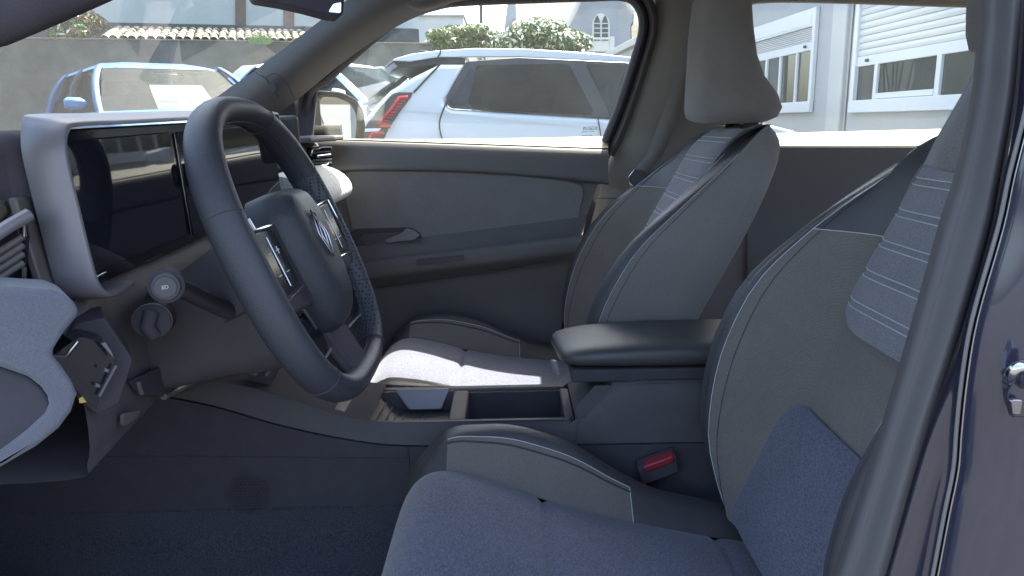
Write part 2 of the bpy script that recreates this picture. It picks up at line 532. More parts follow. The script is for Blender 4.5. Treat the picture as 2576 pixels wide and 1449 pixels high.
# seat belt with its tongue
sbv = [at(1760,-40,1.72), at(1735,120,1.74), at(1700,250,1.78), at(1650,380,1.80), at(1612,440,1.80), at(1560,640,1.80), at(1535,780,1.81)]
sb = grid('seat_belt', [[p + V((-0.02, 0, 0)) for p in sbv], [p + V((0.02, -0.005, 0)) for p in sbv]], 'side_cloth', car, 5, 1, solid=0.0015)
slab('tongue', rpoly([at(1580,448,1.785), at(1597,425,1.785), at(1628,432,1.785), at(1622,462,1.785), at(1598,478,1.785)], .3), (0, 0.004, 0), 'plastic', sb, 0.001)
tube('tongue_edge', [at(1597,424,1.782), at(1578,449,1.782), at(1584,462,1.782), at(1600,473,1.782)], 0.0012, 'chrome', sb, 6)

# passenger door: belt top, upper band, cloth insert, ledge, pocket
def door_pt(x, y, Y): return at(x, y, Y)
xs_ = [770, 850, 950, 1060, 1180, 1300, 1400, 1470, 1530]
def belt_in(x): return 354 + (x-850)*0.034
def sh(x, y): return y - 0.115*(x-940)
def bo_(x): return 2.0 + 27.0*(max(0.0, x-850)/650.0)**1.4
def door_low(x): return x - max(0, 0)
rowsd = [
 [at(x, belt_in(x)-bo_(x)-1, 1.945) for x in xs_],
 [at(x, belt_in(x)-bo_(x)*.5-1, 1.91) for x in xs_],
 [at(x, belt_in(x)-1, 1.872) for x in xs_],
 [at(x, belt_in(x)+3, 1.862) for x in xs_],
 [at(x, belt_in(x)+24, 1.850) for x in xs_],
 [at(x, 424 + 26*((x-980)/500.)**2, 1.838) for x in xs_],
 [at(x, 434 + 26*((x-980)/500.)**2, 1.856) for x in xs_],
]
def xr(x, y): # rear edge of the door leans forward towards the floor
    f = max(0.0, (y-380)/450.0)
    return x - (x-770)/760.0 * 105.0 * f
for y, Y in ((480,1.862),(540,1.862),(600,1.858),(634,1.84)):
    rowsd.append([at(xr(x, y), y - (0.115*(x-940) if y > 590 else 0.115*(x-940)*(y-434)/166.), Y) for x in xs_])
for y, Y in ((652,1.828),(664,1.818),(690,1.818),(704,1.825),(722,1.852),(745,1.862),(820,1.872),(930,1.868),(1080,1.86)):
    rowsd.append([at(xr(x, y), sh(x, y), Y) for x in xs_])
dr = grid('passenger_door', rowsd, 'door_plastic', car, 4, 4, label='dark grey passenger door lining with cloth insert and chrome lever')
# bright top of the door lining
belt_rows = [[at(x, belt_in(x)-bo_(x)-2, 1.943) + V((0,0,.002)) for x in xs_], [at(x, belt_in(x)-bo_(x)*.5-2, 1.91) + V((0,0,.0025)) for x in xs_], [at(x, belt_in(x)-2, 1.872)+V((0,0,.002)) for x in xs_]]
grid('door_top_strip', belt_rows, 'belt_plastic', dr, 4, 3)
ins = [(868,438),(960,430),(1060,428),(1200,434),(1330,444),(1440,458),(1468,478),(1462,520),(1440,585),(1330,594),(1200,609),(1060,626),(950,638),(905,640),(880,560)]
insp = smooth_path([V((x, y, 0)) for x, y in ins], 4, True)
def insY(x, y): return 1.853
slab('cloth_insert', [at(p.x, p.y, insY(p.x, p.y)) for p in insp], (0, 0.012, 0), 'door_cloth', dr, 0.004)
slab('recess_shade', rpoly([at(874,598,1.8515), at(888,576,1.8515), at(1030,572,1.8515), at(1052,582,1.8515), at(1066,604,1.8515), at(1044,620,1.8515), at(960,638,1.8515), at(905,640,1.8515)], .3), (0, 0.01, 0), 'plastic_dark', dr, 0.001)  # shade of the recess painted as a flat dark patch, no hollow
slab('handle_cup', rpoly([at(905,602,1.850), at(912,588,1.850), at(1018,582,1.850), at(1040,600,1.850), at(1000,618,1.850), at(935,632,1.850)], .3), (0, 0.006, 0), 'plastic', dr, 0.001)
slab('door_lever', rpoly([at(966,604,1.842), at(1010,586,1.838), at(1022,574,1.835), at(1042,580,1.833), at(1056,592,1.833), at(1040,604,1.836), at(1005,607,1.84), at(975,611,1.842)], .25), (0, 0.008, 0), 'satin', dr, 0.002)
slab('switch_plate', [at(1048,654,1.81), at(1166,643,1.81), at(1164,655,1.81), at(1050,668,1.81)], (0, 0.006, 0), 'plastic', dr, 0.001)
tube('ledge_seam', [at(948,724,1.846), at(1100,703,1.842), at(1260,680,1.84), at(1385,655,1.845)], 0.0014, 'seal', dr, 6, n=4)
# glass of the front passenger door
gl = smooth_path([V((x, y, 0)) for x, y in offs(OPEN, 4)], 4)
slab('window_glass', [at(p.x, p.y, yside(p.y)+0.03) for p in gl], (0, 0.004, 0), 'window_clear', car, label='clear side glass of the passenger door')
# etched maker mark, read from inside it is mirrored
def text_mesh(name, s, size, m, parent, origin, ex, ez, mirror=False, extrude=0.0002):
    cu = bpy.data.curves.new(name + '_curve', 'FONT'); cu.body = s; cu.size = 1.0; cu.extrude = 0.0
    to = bpy.data.objects.new(name + '_tmp', cu); sc.collection.objects.link(to)
    dg = bpy.context.evaluated_depsgraph_get(); dg.update()
    me = bpy.data.meshes.new_from_object(to.evaluated_get(dg))
    bpy.data.objects.remove(to)
    ex, ez, origin = V(ex).normalized(), V(ez).normalized(), V(origin)
    if not len(me.vertices): return None
    w = max(v.co.x for v in me.vertices)
    vs = [origin + ex * ((w - v.co.x) if mirror else v.co.x) * size + ez * v.co.y * size for v in me.vertices]
    fs = [tuple(p.vertices) for p in me.polygons]
    bpy.data.meshes.remove(me)
    return mk(name, vs, fs, m, parent, False)
p0, p1, p2 = at(1466,327,yside(325)+0.022), at(1500,326,yside(325)+0.022), at(1466,310,yside(305)+0.022)
text_mesh('glass_mark', 'EGEUS', 0.0125, 'seal', car, p0, p1-p0, p2-p0, True)
text_mesh('glass_mark', 'SAFETY GLASS', 0.0052, 'seal', car, at(1463,333,yside(330)+0.022), p1-p0, p2-p0, True)
text_mesh('glass_mark', '43R-00000', 0.0062, 'seal', car, at(1463,344,yside(340)+0.022), p1-p0, p2-p0, True)

# rear door on the far side
xr_ = [1880, 2000, 2150, 2300, 2450, 2650]
rd = grid('rear_door', [[at(x, 340-(x-1880)*0.026, 1.965) for x in xr_], [at(x, 352-(x-1880)*0.012, 1.91) for x in xr_], [at(x, 369, 1.846) for x in xr_], [at(x, 374, 1.838) for x in xr_],
      [at(x, 420, 1.84) for x in xr_], [at(x, 560, 1.85) for x in xr_], [at(x, 700, 1.84) for x in xr_], [at(x, 1000, 1.85) for x in xr_]], 'door_plastic', car, 4, 4, label='dark grey rear door lining')
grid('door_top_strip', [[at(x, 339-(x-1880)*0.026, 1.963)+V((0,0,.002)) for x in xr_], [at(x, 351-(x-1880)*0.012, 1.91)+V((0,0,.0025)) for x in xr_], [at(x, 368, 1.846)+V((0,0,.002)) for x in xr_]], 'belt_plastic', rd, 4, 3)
ROPEN = [(1905,345),(1893,200),(1880,120),(1874,36),(1905,9),(2100,9),(2380,18),(2620,26),(2700,60),(2700,330)]
rg = smooth_path([V((x, y, 0)) for x, y in ROPEN], 3)
slab('window_glass', [at(p.x, p.y, yside(p.y)+0.03) for p in rg], (0, 0.004, 0), 'window_clear', car, label='clear glass of the rear door')
secs = []
rb = [(p.x, p.y) for p in rg]
for d, dy in [(-1, 0.05), (4, -0.005), (16, -0.01), (34, 0.02)]:
    secs.append([at(x, y, yside(y)+dy) for x, y in offs(rb, d)])
loft('rear_door_frame', secs, 'pillar_trim', car, closed=False, caps=False, sharp=70)
# outer skin on the far side (seen in the door mirror)
fgrid('outer_panel', lambda x, z: V((x, 1.985 + 0.03*math.sin((z-0.3)*3.4), z)), lin(-0.85, 2.2, 12), lin(0.25, 1.045, 10), 'paint_navy', car, solid=0.01)

# ------------------------------------------------------------------ seats
PROT = [(.545,.0),(.587,.035),(.66,.083),(.766,.118),(.85,.121),(.90,.108),(.96,.068),(1.0,.036),(1.05,-.006),(1.10,-.03),(1.12,-.03)]
RIDGE = [(.545,.20),(.62,.217),(.7,.224),(.9,.228),(.97,.218),(1.02,.198),(1.06,.172),(1.10,.138),(1.12,.12)]
def make_seat(name, dx, cy, label, dz_, hx_, hz_, bs_=(1.0, 1.0), cdx=0.0, tilt=0.0, shear=0.0):
    def Xf(z): return .334 + .383*(z-.57) + dx
    def half(z, sg):
        p, yr = interp(PROT, z), interp(RIDGE, z)
        top = interp([(1.045,0),(1.075,.16),(1.095,.5),(1.105,.85),(1.108,1)], z)
        L = [(0,0),(.06,.0),(.115,.003),(.155,.014+.16*p),(yr-.022,.008+.84*p),(yr-.008,.975*p),(yr+.004,p),(yr+.020,.85*p-.004),(yr+.030,.40*p-.022),(yr+.030,-.06),(yr-.005,-.10),(.08,-.115),(0,-.115)]
        pts = []
        for y, f in L:
            f = f*(1-top) + (-.06)*top
            pts.append(V((Xf(z)-f, cy + sg*y*(1-.10*top), z)))
        return smooth_path(pts, 4)
    zs = sorted(set([.545,.56,.58,.60,.63,.66,.69,.72,.75,.78,.81,.84,.87,.90,.92,.94,.955,.968,.98,.995,1.01,1.025,1.04,1.055,1.07,1.08,1.09,1.098,1.104,1.108]))
    # seat base: the part that carries everything
    base = loft(name, [[V((dx+x, cy+sy*hw, z)) for sy, x in ((-1,x0),(1,x0),(1,x1),(-1,x1))] for z, x0, x1, hw in ((.24,-.05,.30,.20),(.30,-.08,.33,.21),(.42,-.12,.36,.232),(.47,-.13,.37,.235))],
                'plastic_dark', car, bevel=0.015, label=label)
    def strip(nm, sg, i0, i1, z0, z1, m):
        zz = [z for z in zs if z0 - 1e-6 <= z <= z1 + 1e-6]
        S = [half(z, sg)[i0*4:i1*4+1] for z in zz]
        n = len(S[0]); vs = [p for s in S for p in s]
        fs = [(i*n+j, i*n+j+1, (i+1)*n+j+1, (i+1)*n+j) if sg > 0 else (i*n+j, (i+1)*n+j, (i+1)*n+j+1, i*n+j+1) for i in range(len(S)-1) for j in range(n-1)]
        return mk(nm, vs, fs, m, base, True, 70)
    # centre panel spans both halves
    S = []
    for z in zs:
        a = half(z, -1)[0:9]; b = half(z, 1)[0:9]
        S.append(list(reversed(a))[:-1] + b)
    n = len(S[0])
    mk('back_panel', [p for s in S for p in s], [(i*n+j, i*n+j+1, (i+1)*n+j+1, (i+1)*n+j) for i in range(len(S)-1) for j in range(n-1)], 'twill', base, True, 70)
    for sg in (-1, 1):
        strip('bolster_panel', sg, 2, 4, .545, .968, 'twill')
        strip('shoulder_panel', sg, 2, 4, .968, 1.108, 'leather')
        strip('bolster_edge', sg, 4, 7, .545, 1.108, 'leather')
        strip('bolster_side', sg, 7, 9, .545, 1.108, 'side_cloth')
        strip('back_shell', sg, 9, 12, .545, 1.108, 'side_cloth')
        for idx, rr in ((4*4, .0009), (7*4, .0008)):
            pp = [half(z, sg)[idx] for z in zs if z <= 1.06]
            pp = [q + V((-.0012, sg*(-.0008 if idx == 16 else .0008), .0004)) for q in pp]
            tube('seam_stitch', pp, rr*.62, 'thread', base, 5)
            pp2 = [half(z, sg)[idx + (-1 if idx == 16 else 1)] + V((-.0006, 0, 0)) for z in zs if z <= 1.05]
            tube('seam_piping', pp2, .0006, 'seal', base, 5)
        ss = [half(.966, sg)[k] + V((-.001, 0, .0012)) for k in range(8, 17)]
        tube('seam_stitch', ss, .0006, 'thread', base, 5)
    # upper insert with double stitched lines
    lines = [1.079 - .0392*i for i in range(6)]
    HW = [(.852,.085),(.854,.100),(.859,.113),(.867,.124),(.878,.131),(.895,.133),(.95,.124),(1.03,.112),(1.07,.107),(1.10,.10)]
    def insf(y, z):
        hw = interp(HW, z)
        e = max(0, 1-abs(y/hw)**8) if hw > 0 else 0
        f = .013*e - .001
        for l in lines: f -= .003*math.exp(-((z-l)/.005)**2)
        top = interp([(1.045,0),(1.075,.16),(1.095,.5),(1.105,.85)], z)
        f = f - .055*top
        return f
    rowsz = sorted(set(lin(.852, 1.10, 73) + [.8524,.853,.854,.8555]))
    us = [-1,-.98,-.94,-.86,-.7,-.4,0,.4,.7,.86,.94,.98,1]
    fgrid('back_insert', lambda u, z: V((Xf(z) - insf(u*interp(HW, z)*.999, z) - .002, cy + u*interp(HW, z), z)), us, rowsz, 'insert_cloth', base)
    for l in lines:
        for dz in (-.0042, .0042):
            z = l + dz
            tube('stitch_line', [V((Xf(z) - insf(u*interp(HW, z)*.999, z) - .0032, cy + u*interp(HW, z), z)) for u in lin(-.97, .97, 13)], .00075, 'thread', base, 5)
    # lower back cushion in denim
    HL = [(.556,.180),(.60,.176),(.65,.168),(.69,.160),(.712,.150),(.726,.136),(.735,.118),(.739,.10)]
    fgrid('lumbar_panel', lambda u, z: V((Xf(z) - .004 - .016*max(0, 1-abs(u)**6)*min(1, max(0, (.741-z))/.012) - .25*abs(interp(PROT, z))*max(0, (abs(u*interp(HL, z))-.10))/.08*.35, cy + u*interp(HL, z), z)),
          us, lin(.556, .739, 30), 'denim', base)
    # cushion
    prof = smooth_path([V((-.130,0,.40)), V((-.158,0,.46)), V((-.172,0,.53)), V((-.165,0,.590)), V((-.140,0,.632)), V((-.10,0,.645)), V((-.04,0,.629)), V((.037,0,.598)), V((.12,0,.570)), V((.22,0,.545)), V((.29,0,.530)), V((.38,0,.512))], 10)
    HB = [(-.17,-.004),(-.13,.004),(-.10,.024),(-.058,.040),(.003,.060),(.06,.064),(.098,.058),(.152,.036),(.22,.016),(.38,.012)]
    def groove(x): return sum(.007*math.exp(-((x-g)/.006)**2) for g in (.037, .292))
    def cen(u, p):
        y = u*.152
        return V((p.x + dx, cy + y, p.z - .012*abs(u)**5 - groove(p.x)))
    us2 = [-1,-.96,-.88,-.75,-.5,-.2,.2,.5,.75,.88,.96,1]
    cu = fgrid('cushion', cen, us2, prof, 'denim', base, sharp=80)
    def bol(sg, p):
        h = interp(HB, p.x)*(bs_[0] if sg < 0 else bs_[1])
        L = [(.150,-.012),(.164,.30*h-.006),(.188,.82*h),(.204,h),(.220,.98*h),(.236,.72*h-.010),(.246,.1*h-.05),(.247,-.10),(.242,-.17)]
        return smooth_path([V((p.x+dx, cy+sg*y, max(p.z+d, .38))) for y, d in L], 4)
    for sg in (-1, 1):
        Sx = [(p.x, bol(sg, p)) for p in prof]
        def bstrip(nm, i0, i1, cond, m):
            rws = [s[i0*4:i1*4+1] for x, s in Sx if cond(x)]
            n = len(rws[0])
            vs = [q for r in rws for q in r]
            fs = [(i*n+j, i*n+j+1, (i+1)*n+j+1, (i+1)*n+j) if sg > 0 else (i*n+j, (i+1)*n+j, (i+1)*n+j+1, i*n+j+1) for i in range(len(rws)-1) for j in range(n-1)]
            mk(nm, vs, fs, m, base, True, 70)
        xs0 = [x for x, s in Sx]
        i_a = max(i for i, x in enumerate(xs0) if x <= -.095 and i > 30) if any(x <= -.095 for x in xs0[31:]) else 40
        xa = xs0[i_a]; xb = min((x for x in xs0 if x >= .165))
        nose = [s[0:9] for x, s in Sx[:i_a+1]]
        n = 9
        mk('cushion_nose', [q for r in nose for q in r], [(i*n+j, i*n+j+1, (i+1)*n+j+1, (i+1)*n+j) if sg > 0 else (i*n+j, (i+1)*n+j, (i+1)*n+j+1, i*n+j+1) for i in range(len(nose)-1) for j in range(n-1)], 'leather', base, True, 70)
        keep = Sx; Sx = keep[i_a:]
        bstrip('cushion_bolster_panel', 0, 2, lambda x: xa <= x <= xb, 'twill')
        bstrip('cushion_bolster_rear', 0, 2, lambda x: x >= xb, 'leather')
        Sx = keep
        bstrip('cushion_bolster_edge', 2, 5, lambda x: True, 'leather')
        bstrip('cushion_side', 5, 8, lambda x: True, 'leather')
        st = [s[8] + V((0, -sg*.0008, .0010)) for x, s in keep[i_a:] if x <= xb]
        en = [bol(sg, p)[k] + V((0, 0, .0012)) for p in [q for q in prof if abs(q.x-xb) < 1e-9][:1] for k in range(8, -1, -1)]
        tube('seam_stitch', st + en[1:], .0006, 'thread', base, 5)
        tube('seam_piping', [s[7] + V((0, 0, .0006)) for x, s in keep[i_a:] if x <= xb], .0016, 'seal', base, 5)
    # headrest and its posts
    secs = []
    for z, xf, xb_, hw in ((1.110,.42,.500,.080),(1.113,.40,.525,.102),(1.122,.383,.545,.118),(1.14,.380,.552,.126),(1.165,.381,.540,.130),(1.20,.383,.510,.131),(1.24,.385,.492,.130),(1.29,.387,.482,.129),(1.34,.391,.476,.124),(1.362,.392,.470,.112),(1.375,.405,.458,.09),(1.379,.415,.448,.07)):
        cx_, hx = (xf+xb_)/2 + dx + .09, (xb_-xf)/2
        secs.append([V((cx_ + hx*math.copysign(abs(math.cos(a))**.75, math.cos(a)), cy + hw*math.copysign(abs(math.sin(a))**.6, math.sin(a)), z)) for a in lin(0, 2*math.pi, 33)[:-1]])
    loft('headrest', secs, 'side_cloth', base, sharp=60)
    for s in (-1, 1):
        cyl('headrest_post', (Xf(1.09)+.055, cy+s*.062, 1.05), (Xf(1.13)+.05, cy+s*.062, 1.135), .0075, .0075, 'chrome_dark', base, 12)
        cyl('post_collar', (Xf(1.095)+.055, cy+s*.062, 1.095), (Xf(1.11)+.055, cy+s*.062, 1.116), .016, .013, 'plastic_dark', base, 14)
    for o_ in [base] + list(base.children):
        if o_.name.startswith('headrest'): o_.data.transform(Matrix.Translation((hx_, 0, hz_)))
        elif 'cushion' in o_.name or o_.name.startswith('seam') and max(v.co.x for v in o_.data.vertices) < .25 + dx: o_.data.transform(Matrix(((1,0,0,cdx),(0,1,0,0),(tilt,0,1,dz_+tilt*.12),(0,0,0,1))))
        elif shear and o_ is not base and not o_.name.startswith('post'):
            o_.data.transform(Matrix(((1,0,shear,-shear*1.08),(0,1,0,0),(0,0,1,0),(0,0,0,1))))
    return base
make_seat('driver_seat', 0.0, .82, 'driver seat in blue denim and grey twill, nearest to us', 0.0, .062, .072)
make_seat('passenger_seat', -0.105, 1.57, 'passenger seat beyond the console, its cushion lit by a patch of sun', -.012, .014, 0.0, (.30, .85), -.05, .12, .13)
db_ = [[at(2462,150,.62), at(2425,225,.64), at(2388,290,.66), at(2352,352,.68), at(2320,420,.70)], [at(2475,170,.60), at(2462,240,.61), at(2452,310,.62), at(2436,380,.63), at(2420,440,.64)]]
grid('seat_belt', db_, 'side_cloth', car, 4, 2, solid=.0015)

# buckles between seat and console
bk = obox('belt_buckle', at(1654,1172,1.10), (.031, .0, .0115), (.0, .012, .003), (-.004, 0, .016), 'plastic_dark', car, .004)
obox('release_button', at(1657,1160,1.090), (.0235, 0, .0088), (.002, .009, .002), (-.002, -.001, .0058), 'belt_red', bk, .0025)
# rear bench
rbch = obox('rear_bench', (1.28, 1.21, .46), (.30, 0, -.03), (0, .62, 0), (0, 0, .09), 'side_cloth', car, .04)
obox('bench_back', (1.66, 1.21, .82), (.07, 0, -.02), (0, .62, 0), (.10, 0, .30), 'side_cloth', rbch, .04)
obox('tail_panel', (2.25, 1.21, .68), (.03, 0, 0), (0, .68, 0), (0, 0, .42), 'door_plastic', car, .01)

# ------------------------------------------------------------------ centre console
T = [(-1.04,.80),(-.80,.775),(-.66,.755),(-.56,.737),(-.478,.719),(-.389,.693),(-.293,.656),(-.240,.645),(-.18,.640),(.0,.637),(.094,.634),(.118,.655),(.162,.703),(.20,.704),(.46,.704)]
Tp = smooth_path([V((x, 1.132, z)) for x, z in T[:11]], 5) + [V((x, 1.132, z)) for x, z in T[11:]]
def seamz(x): return interp([(-.66,.72),(-.50,.685),(-.389,.648),(-.29,.622),(-.20,.607),(0,.602),(.5,.600)], x)
con = loft('centre_console', [[V((p.x, 1.121, seamz(p.x))) for p in Tp], [V((p.x, 1.126, (seamz(p.x)*.5+p.z*.5))) for p in Tp], [V((p.x, 1.131, p.z-.003)) for p in Tp], [V((p.x, 1.134, p.z)) for p in Tp]], 'plastic', car, closed=False, caps=False,
           label='dark grey centre console with open tray and deep bin')
sp = [V((p.x, 1.118, seamz(p.x)-.002)) for p in Tp]
tube('panel_seam', [V((x, 1.1155, z)) for x, z in ((-1.0,.60),(-.60,.598),(-.30,.588),(-.18,.585))], .0010, 'seal', con, 5, n=3)
loft('tunnel_carpet', [[V((p.x, 1.05, .252)) for p in Tp], [V((p.x, 1.085, .30)) for p in Tp], [V((p.x, 1.103, .42)) for p in Tp], [V((p.x, 1.108, .50)) for p in Tp], [V((p.x, 1.1145, .503)) for p in Tp]], 'carpet', con, closed=False, caps=False)
loft('side_panel', [[V((p.x, 1.112, .46)) for p in Tp], [V((p.x, 1.1135, .52)) for p in Tp], sp, [q + V((0, .006, 0)) for q in sp]], 'plastic_dark', con, closed=False, caps=False)
tube('panel_seam', [V((-.176, 1.1165, z)) for z in (.606,.55,.48)], .0012, 'seal', con, 5)
# rails and bars of the top
def rail_(nm, y0, y1, x0, x1, z0=.637, m='plastic'):
    return box(nm, (x0, y0, z0-.03), (x1, y1, z0), m, con, .003)
rail_('near_rail', 1.134, 1.152, -.245, .094)
rail_('far_rail', 1.288, 1.306, -.245, .094, .6395)
rail_('cross_bar', 1.151, 1.289, -.112, -.084, .6365)
rail_('cross_bar', 1.151, 1.289, .084, .1005, .6365)
box('bin', (-.085, 1.150, .52), (.086, 1.29, .53), 'plastic_dark', con)
box('bin_wall', (-.088, 1.281, .52), (.086, 1.289, .634), 'plastic_dark', con)
box('bin_wall', (-.0895, 1.151, .52), (-.0835, 1.289, .632), 'plastic_dark', con)
box('bin_wall', (.0838, 1.151, .52), (.0898, 1.289, .632), 'plastic_dark', con)
box('bin_wall', (-.088, 1.148, .52), (.086, 1.153, .632), 'plastic_dark', con)
tube('rail_edge', [V((-.243, 1.1365, .6385)), V((-.10, 1.1365, .6385)), V((.09, 1.1365, .6385))], .0016, 'leather', con, 6)
# charging tray: ribbed floor with a satin back plate
trf = fgrid('tray_floor', lambda x, y: V((x, y, .600 + interp([(-.34,.07),(-.27,.048),(-.22,.006),(-.19,0),(-.11,0)], x))), lin(-.34, -.112, 24), lin(1.150, 1.29, 4), 'plastic', con)
slab('tray_back', rpoly([V((-.222,1.289,.640)), V((-.120,1.289,.640)), V((-.135,1.272,.606)), V((-.195,1.272,.606))], .12), (0,-.004,.002), 'satin', con, .001)
box('tray_far_side', (-.25, 1.284, .595), (-.112, 1.291, .637), 'plastic', con)
for k in range(11):
    x = -.262 + k*.0105
    if x > -.16: break
    zf = .600 + interp([(-.34,.07),(-.27,.048),(-.22,.006),(-.19,0),(-.11,0)], x)
    tube('tray_rib', [V((x, 1.153, zf+.0005)), V((x+.004, 1.22, zf+.0005)), V((x+.006, 1.268, zf+.0005))], .0014, 'leather', con, 5)
# sloping front of the console behind the wheel
loft('console_ramp', [[V((p.x, 1.134, p.z)), V((p.x, 1.15, p.z+.001)), V((p.x, 1.29, p.z+.001)), V((p.x, 1.306, p.z))] for p in Tp if p.x <= -.238], 'ramp_shade', con, closed=False, caps=False)
loft('console_far_side', [[V((p.x, 1.306, p.z)) for p in Tp], [V((p.x, 1.315, .5)) for p in Tp], [V((p.x, 1.32, .25)) for p in Tp]], 'plastic_dark', con, closed=False, caps=False)
# rear box below the armrest
loft('armrest_box', [[V((x, 1.1345, z)) , V((x, 1.305, z))] for x, z in ((.1005,.640),(.118,.657),(.162,.7035),(.24,.7045),(.46,.7045))], 'plastic', con, closed=False, caps=False)
slab('box_recess', [V((.106,1.128,.637)), V((.1605,1.128,.699)), V((.132,1.1285,.699)), V((.098,1.1285,.660))], (0,.004,0), 'plastic', con, .001)
tube('box_seam', [V((.1,1.119,.600)), V((.104,1.128,.636)), V((.162,1.1295,.702)), V((.40,1.1295,.702))], .0013, 'leather', con, 5)
secs = []
for x, hw, hh, zc in ((.072,.036,.005,.738),(.075,.060,.009,.738),(.083,.074,.0135,.738),(.10,.081,.017,.739),(.13,.085,.020,.741),(.17,.087,.022,.742),(.24,.089,.024,.743),(.34,.089,.024,.743),(.44,.089,.024,.742)):
    secs.append([V((x - .004*math.cos(a), 1.222 + hw*math.copysign(abs(math.cos(a))**.55, math.cos(a)), zc + hh*math.copysign(abs(math.sin(a))**.7, math.sin(a)))) for a in lin(0, 2*math.pi, 37)[:-1]])
ar = loft('armrest', secs, 'leather', car, sharp=60, label='padded leather armrest over the console')
box('armrest_base', (.095, 1.14, .700), (.46, 1.30, .722), 'plastic_dark', ar, .004)
slab('latch', rpoly([V((.060,1.160,.735)), V((.066,1.142,.738)), V((.072,1.136,.716)), V((.066,1.15,.712))], .2), (.006,.004,0), 'satin', ar, .001)
# small shelf with socket in front of the console
pf = slab('console_shelf', [at(622,938,1.16), at(655,880,1.19), at(716,878,1.19), at(676,948,1.16)], (0,.0,-.02), 'plastic_dark', con, .002)
for a, b in (((655,930),(712,866)), ((668,944),(722,880))):
    tube('shelf_rail', [at(a[0],a[1],1.15), at(b[0],b[1],1.17)], .004, 'plastic_warm', con, 8)
slab('socket', rpoly([at(624,936,1.145), at(634,920,1.15), at(652,924,1.15), at(644,942,1.145)], .3), (0,0,-.004), 'leather', con, .001)
# floor and carpet
fl = box('cabin_floor', (-1.0, .50, .22), (2.25, 1.92, .25), 'carpet', car, label='dark navy carpet of the footwell')
box('floor_mat', (-.75, .56, .252), (-.05, 1.08, .258), 'carpet', fl, .003)
box('kick_panel', (-1.06, 1.90, .22), (-.42, 1.93, 1.04), 'plastic_dark', car)
box('kick_panel', (-1.06, .50, .22), (-.62, .53, 1.02), 'plastic_dark', car)
box('firewall', (-1.06, .5, .22), (-1.0, 1.92, 1.0), 'carpet', car)
hp = at(620,1250,1.099)
its = []
for k in range(-6, 7):
    for j in range(-6, 7):
        a_, b_ = k*.0062 + (.0031 if j % 2 else 0), j*.0054
        if a_*a_ + b_*b_ < .0012:
            q = V((hp.x + a_, 1.1045, hp.z + b_))
            its.append(([q + V((.0021*math.cos(w), -.0016*(1 if w < 90 else 0), .0021*math.sin(w))) for w in lin(0, 2*math.pi, 7)[:-1]] + [q + V((0, -.003, 0))], [(i, (i+1) % 6, 6) for i in range(6)]))
joined('heel_pad', its, 'plastic_dark', fl)
# pedals
for x0, yy, h in ((-.66,.80,.42),(-.70,.92,.40)):
    pd = obox('pedal', (x0, yy, h), (.012,0,.03), (0,.035,0), (.006,0,-.0025), 'plastic', car, .003)
    tube('pedal_arm', [V((x0-.01,yy,h)), V((x0-.08,yy,h+.12)), V((x0-.12,yy,h+.30))], .008, 'plastic_dark', pd, 8)
# ------------------------------------------------------------------ dashboard
def dprof(y):
    """dash cross-section (x, z) at lateral position y"""
    f = (y-.62)/1.2
    return [(-1.10,1.02),(-.80,1.075),(-.62,1.095),(-.53,1.095),(-.485,1.085),(-.470,1.068),(-.475,1.045),(-.485,1.03),(-.483,1.00),(-.462,.985),(-.455,.965),(-.470,.94),(-.50,.90),(-.53,.84),(-.58,.78),(-.70,.74)]
ys = lin(.60, 1.875, 16)
dash = loft('dashboard', [smooth_path([V((x, y, z)) for x, z in dprof(y)], 3) for y in ys], 'plastic', car, closed=False, caps=False, sharp=60, label='black dashboard with twin screens in a silver hood')
# rose pad and steps on the passenger half
obox('dash_pad', (-.470, 1.54, 1.016), (.012,0,0), (0,.30,0), (0,0,.012), 'rose_pad', dash, .006)
obox('dash_step', (-.492, 1.54, 1.052), (.018,0,0), (0,.30,0), (0,0,.018), 'plastic_warm', dash, .006)
# top shelf at the far end, with a sunlit corner
obox('dash_shelf', (-.52, 1.70, 1.094), (.11,0,.0), (0,.155,0), (0,0,.006), 'plastic', dash, .004)
tube('shelf_trim', [at(740,352,1.66), at(790,352,1.74), at(842,351,1.82)], .004, 'satin', dash, 8)
# passenger vent
vp = slab('air_vent', rpoly([at(772,422,1.72), at(778,372,1.72), at(838,366,1.80), at(834,425,1.80)], .2), (-.02,.02,0), 'piano', dash, .003)
tube('vent_bezel', [at(781,392,1.71), at(786,376,1.712), at(802,374,1.73), at(806,371,1.735), at(833,370,1.775), at(834,386,1.775)], .0022, 'chrome', dash, 6)
tube('vent_bezel', [at(808,417,1.735), at(822,415,1.76), at(831,401,1.772)], .0022, 'chrome', dash, 6)
tube('vent_lever', [at(796,393,1.72), at(816,391,1.745), at(830,390,1.765)], .0035, 'chrome', dash, 8)
for yy in (383, 402, 410):
    tube('vent_slat', [at(784,yy+2,1.716), at(808,yy,1.745), at(832,yy-1,1.775)], .0025, 'plastic', dash, 6)
# quilted cloth roll on the passenger side
secs = []
def rollsec(y, s):
    c = V((-.43, y, .992)); out = []
    for a in lin(0, 2*math.pi, 25)[:-1]:
        out.append(c + V((.060*s*math.cos(a), 0, .040*s*math.sin(a) - .012*math.cos(a))))
    return out
for y in lin(1.40, 1.765, 40):
    e = min(1.0, (1.772-y)/.03); e = max(.05, e)**.5
    ribb = .93 + .07*abs(math.sin((y-1.40)/.0263*math.pi/1.0))
    secs.append(rollsec(y, e*ribb))
qr = loft('cloth_roll', secs, 'quilt', dash, sharp=70, label='pale quilted cloth roll in the sun at the far end')
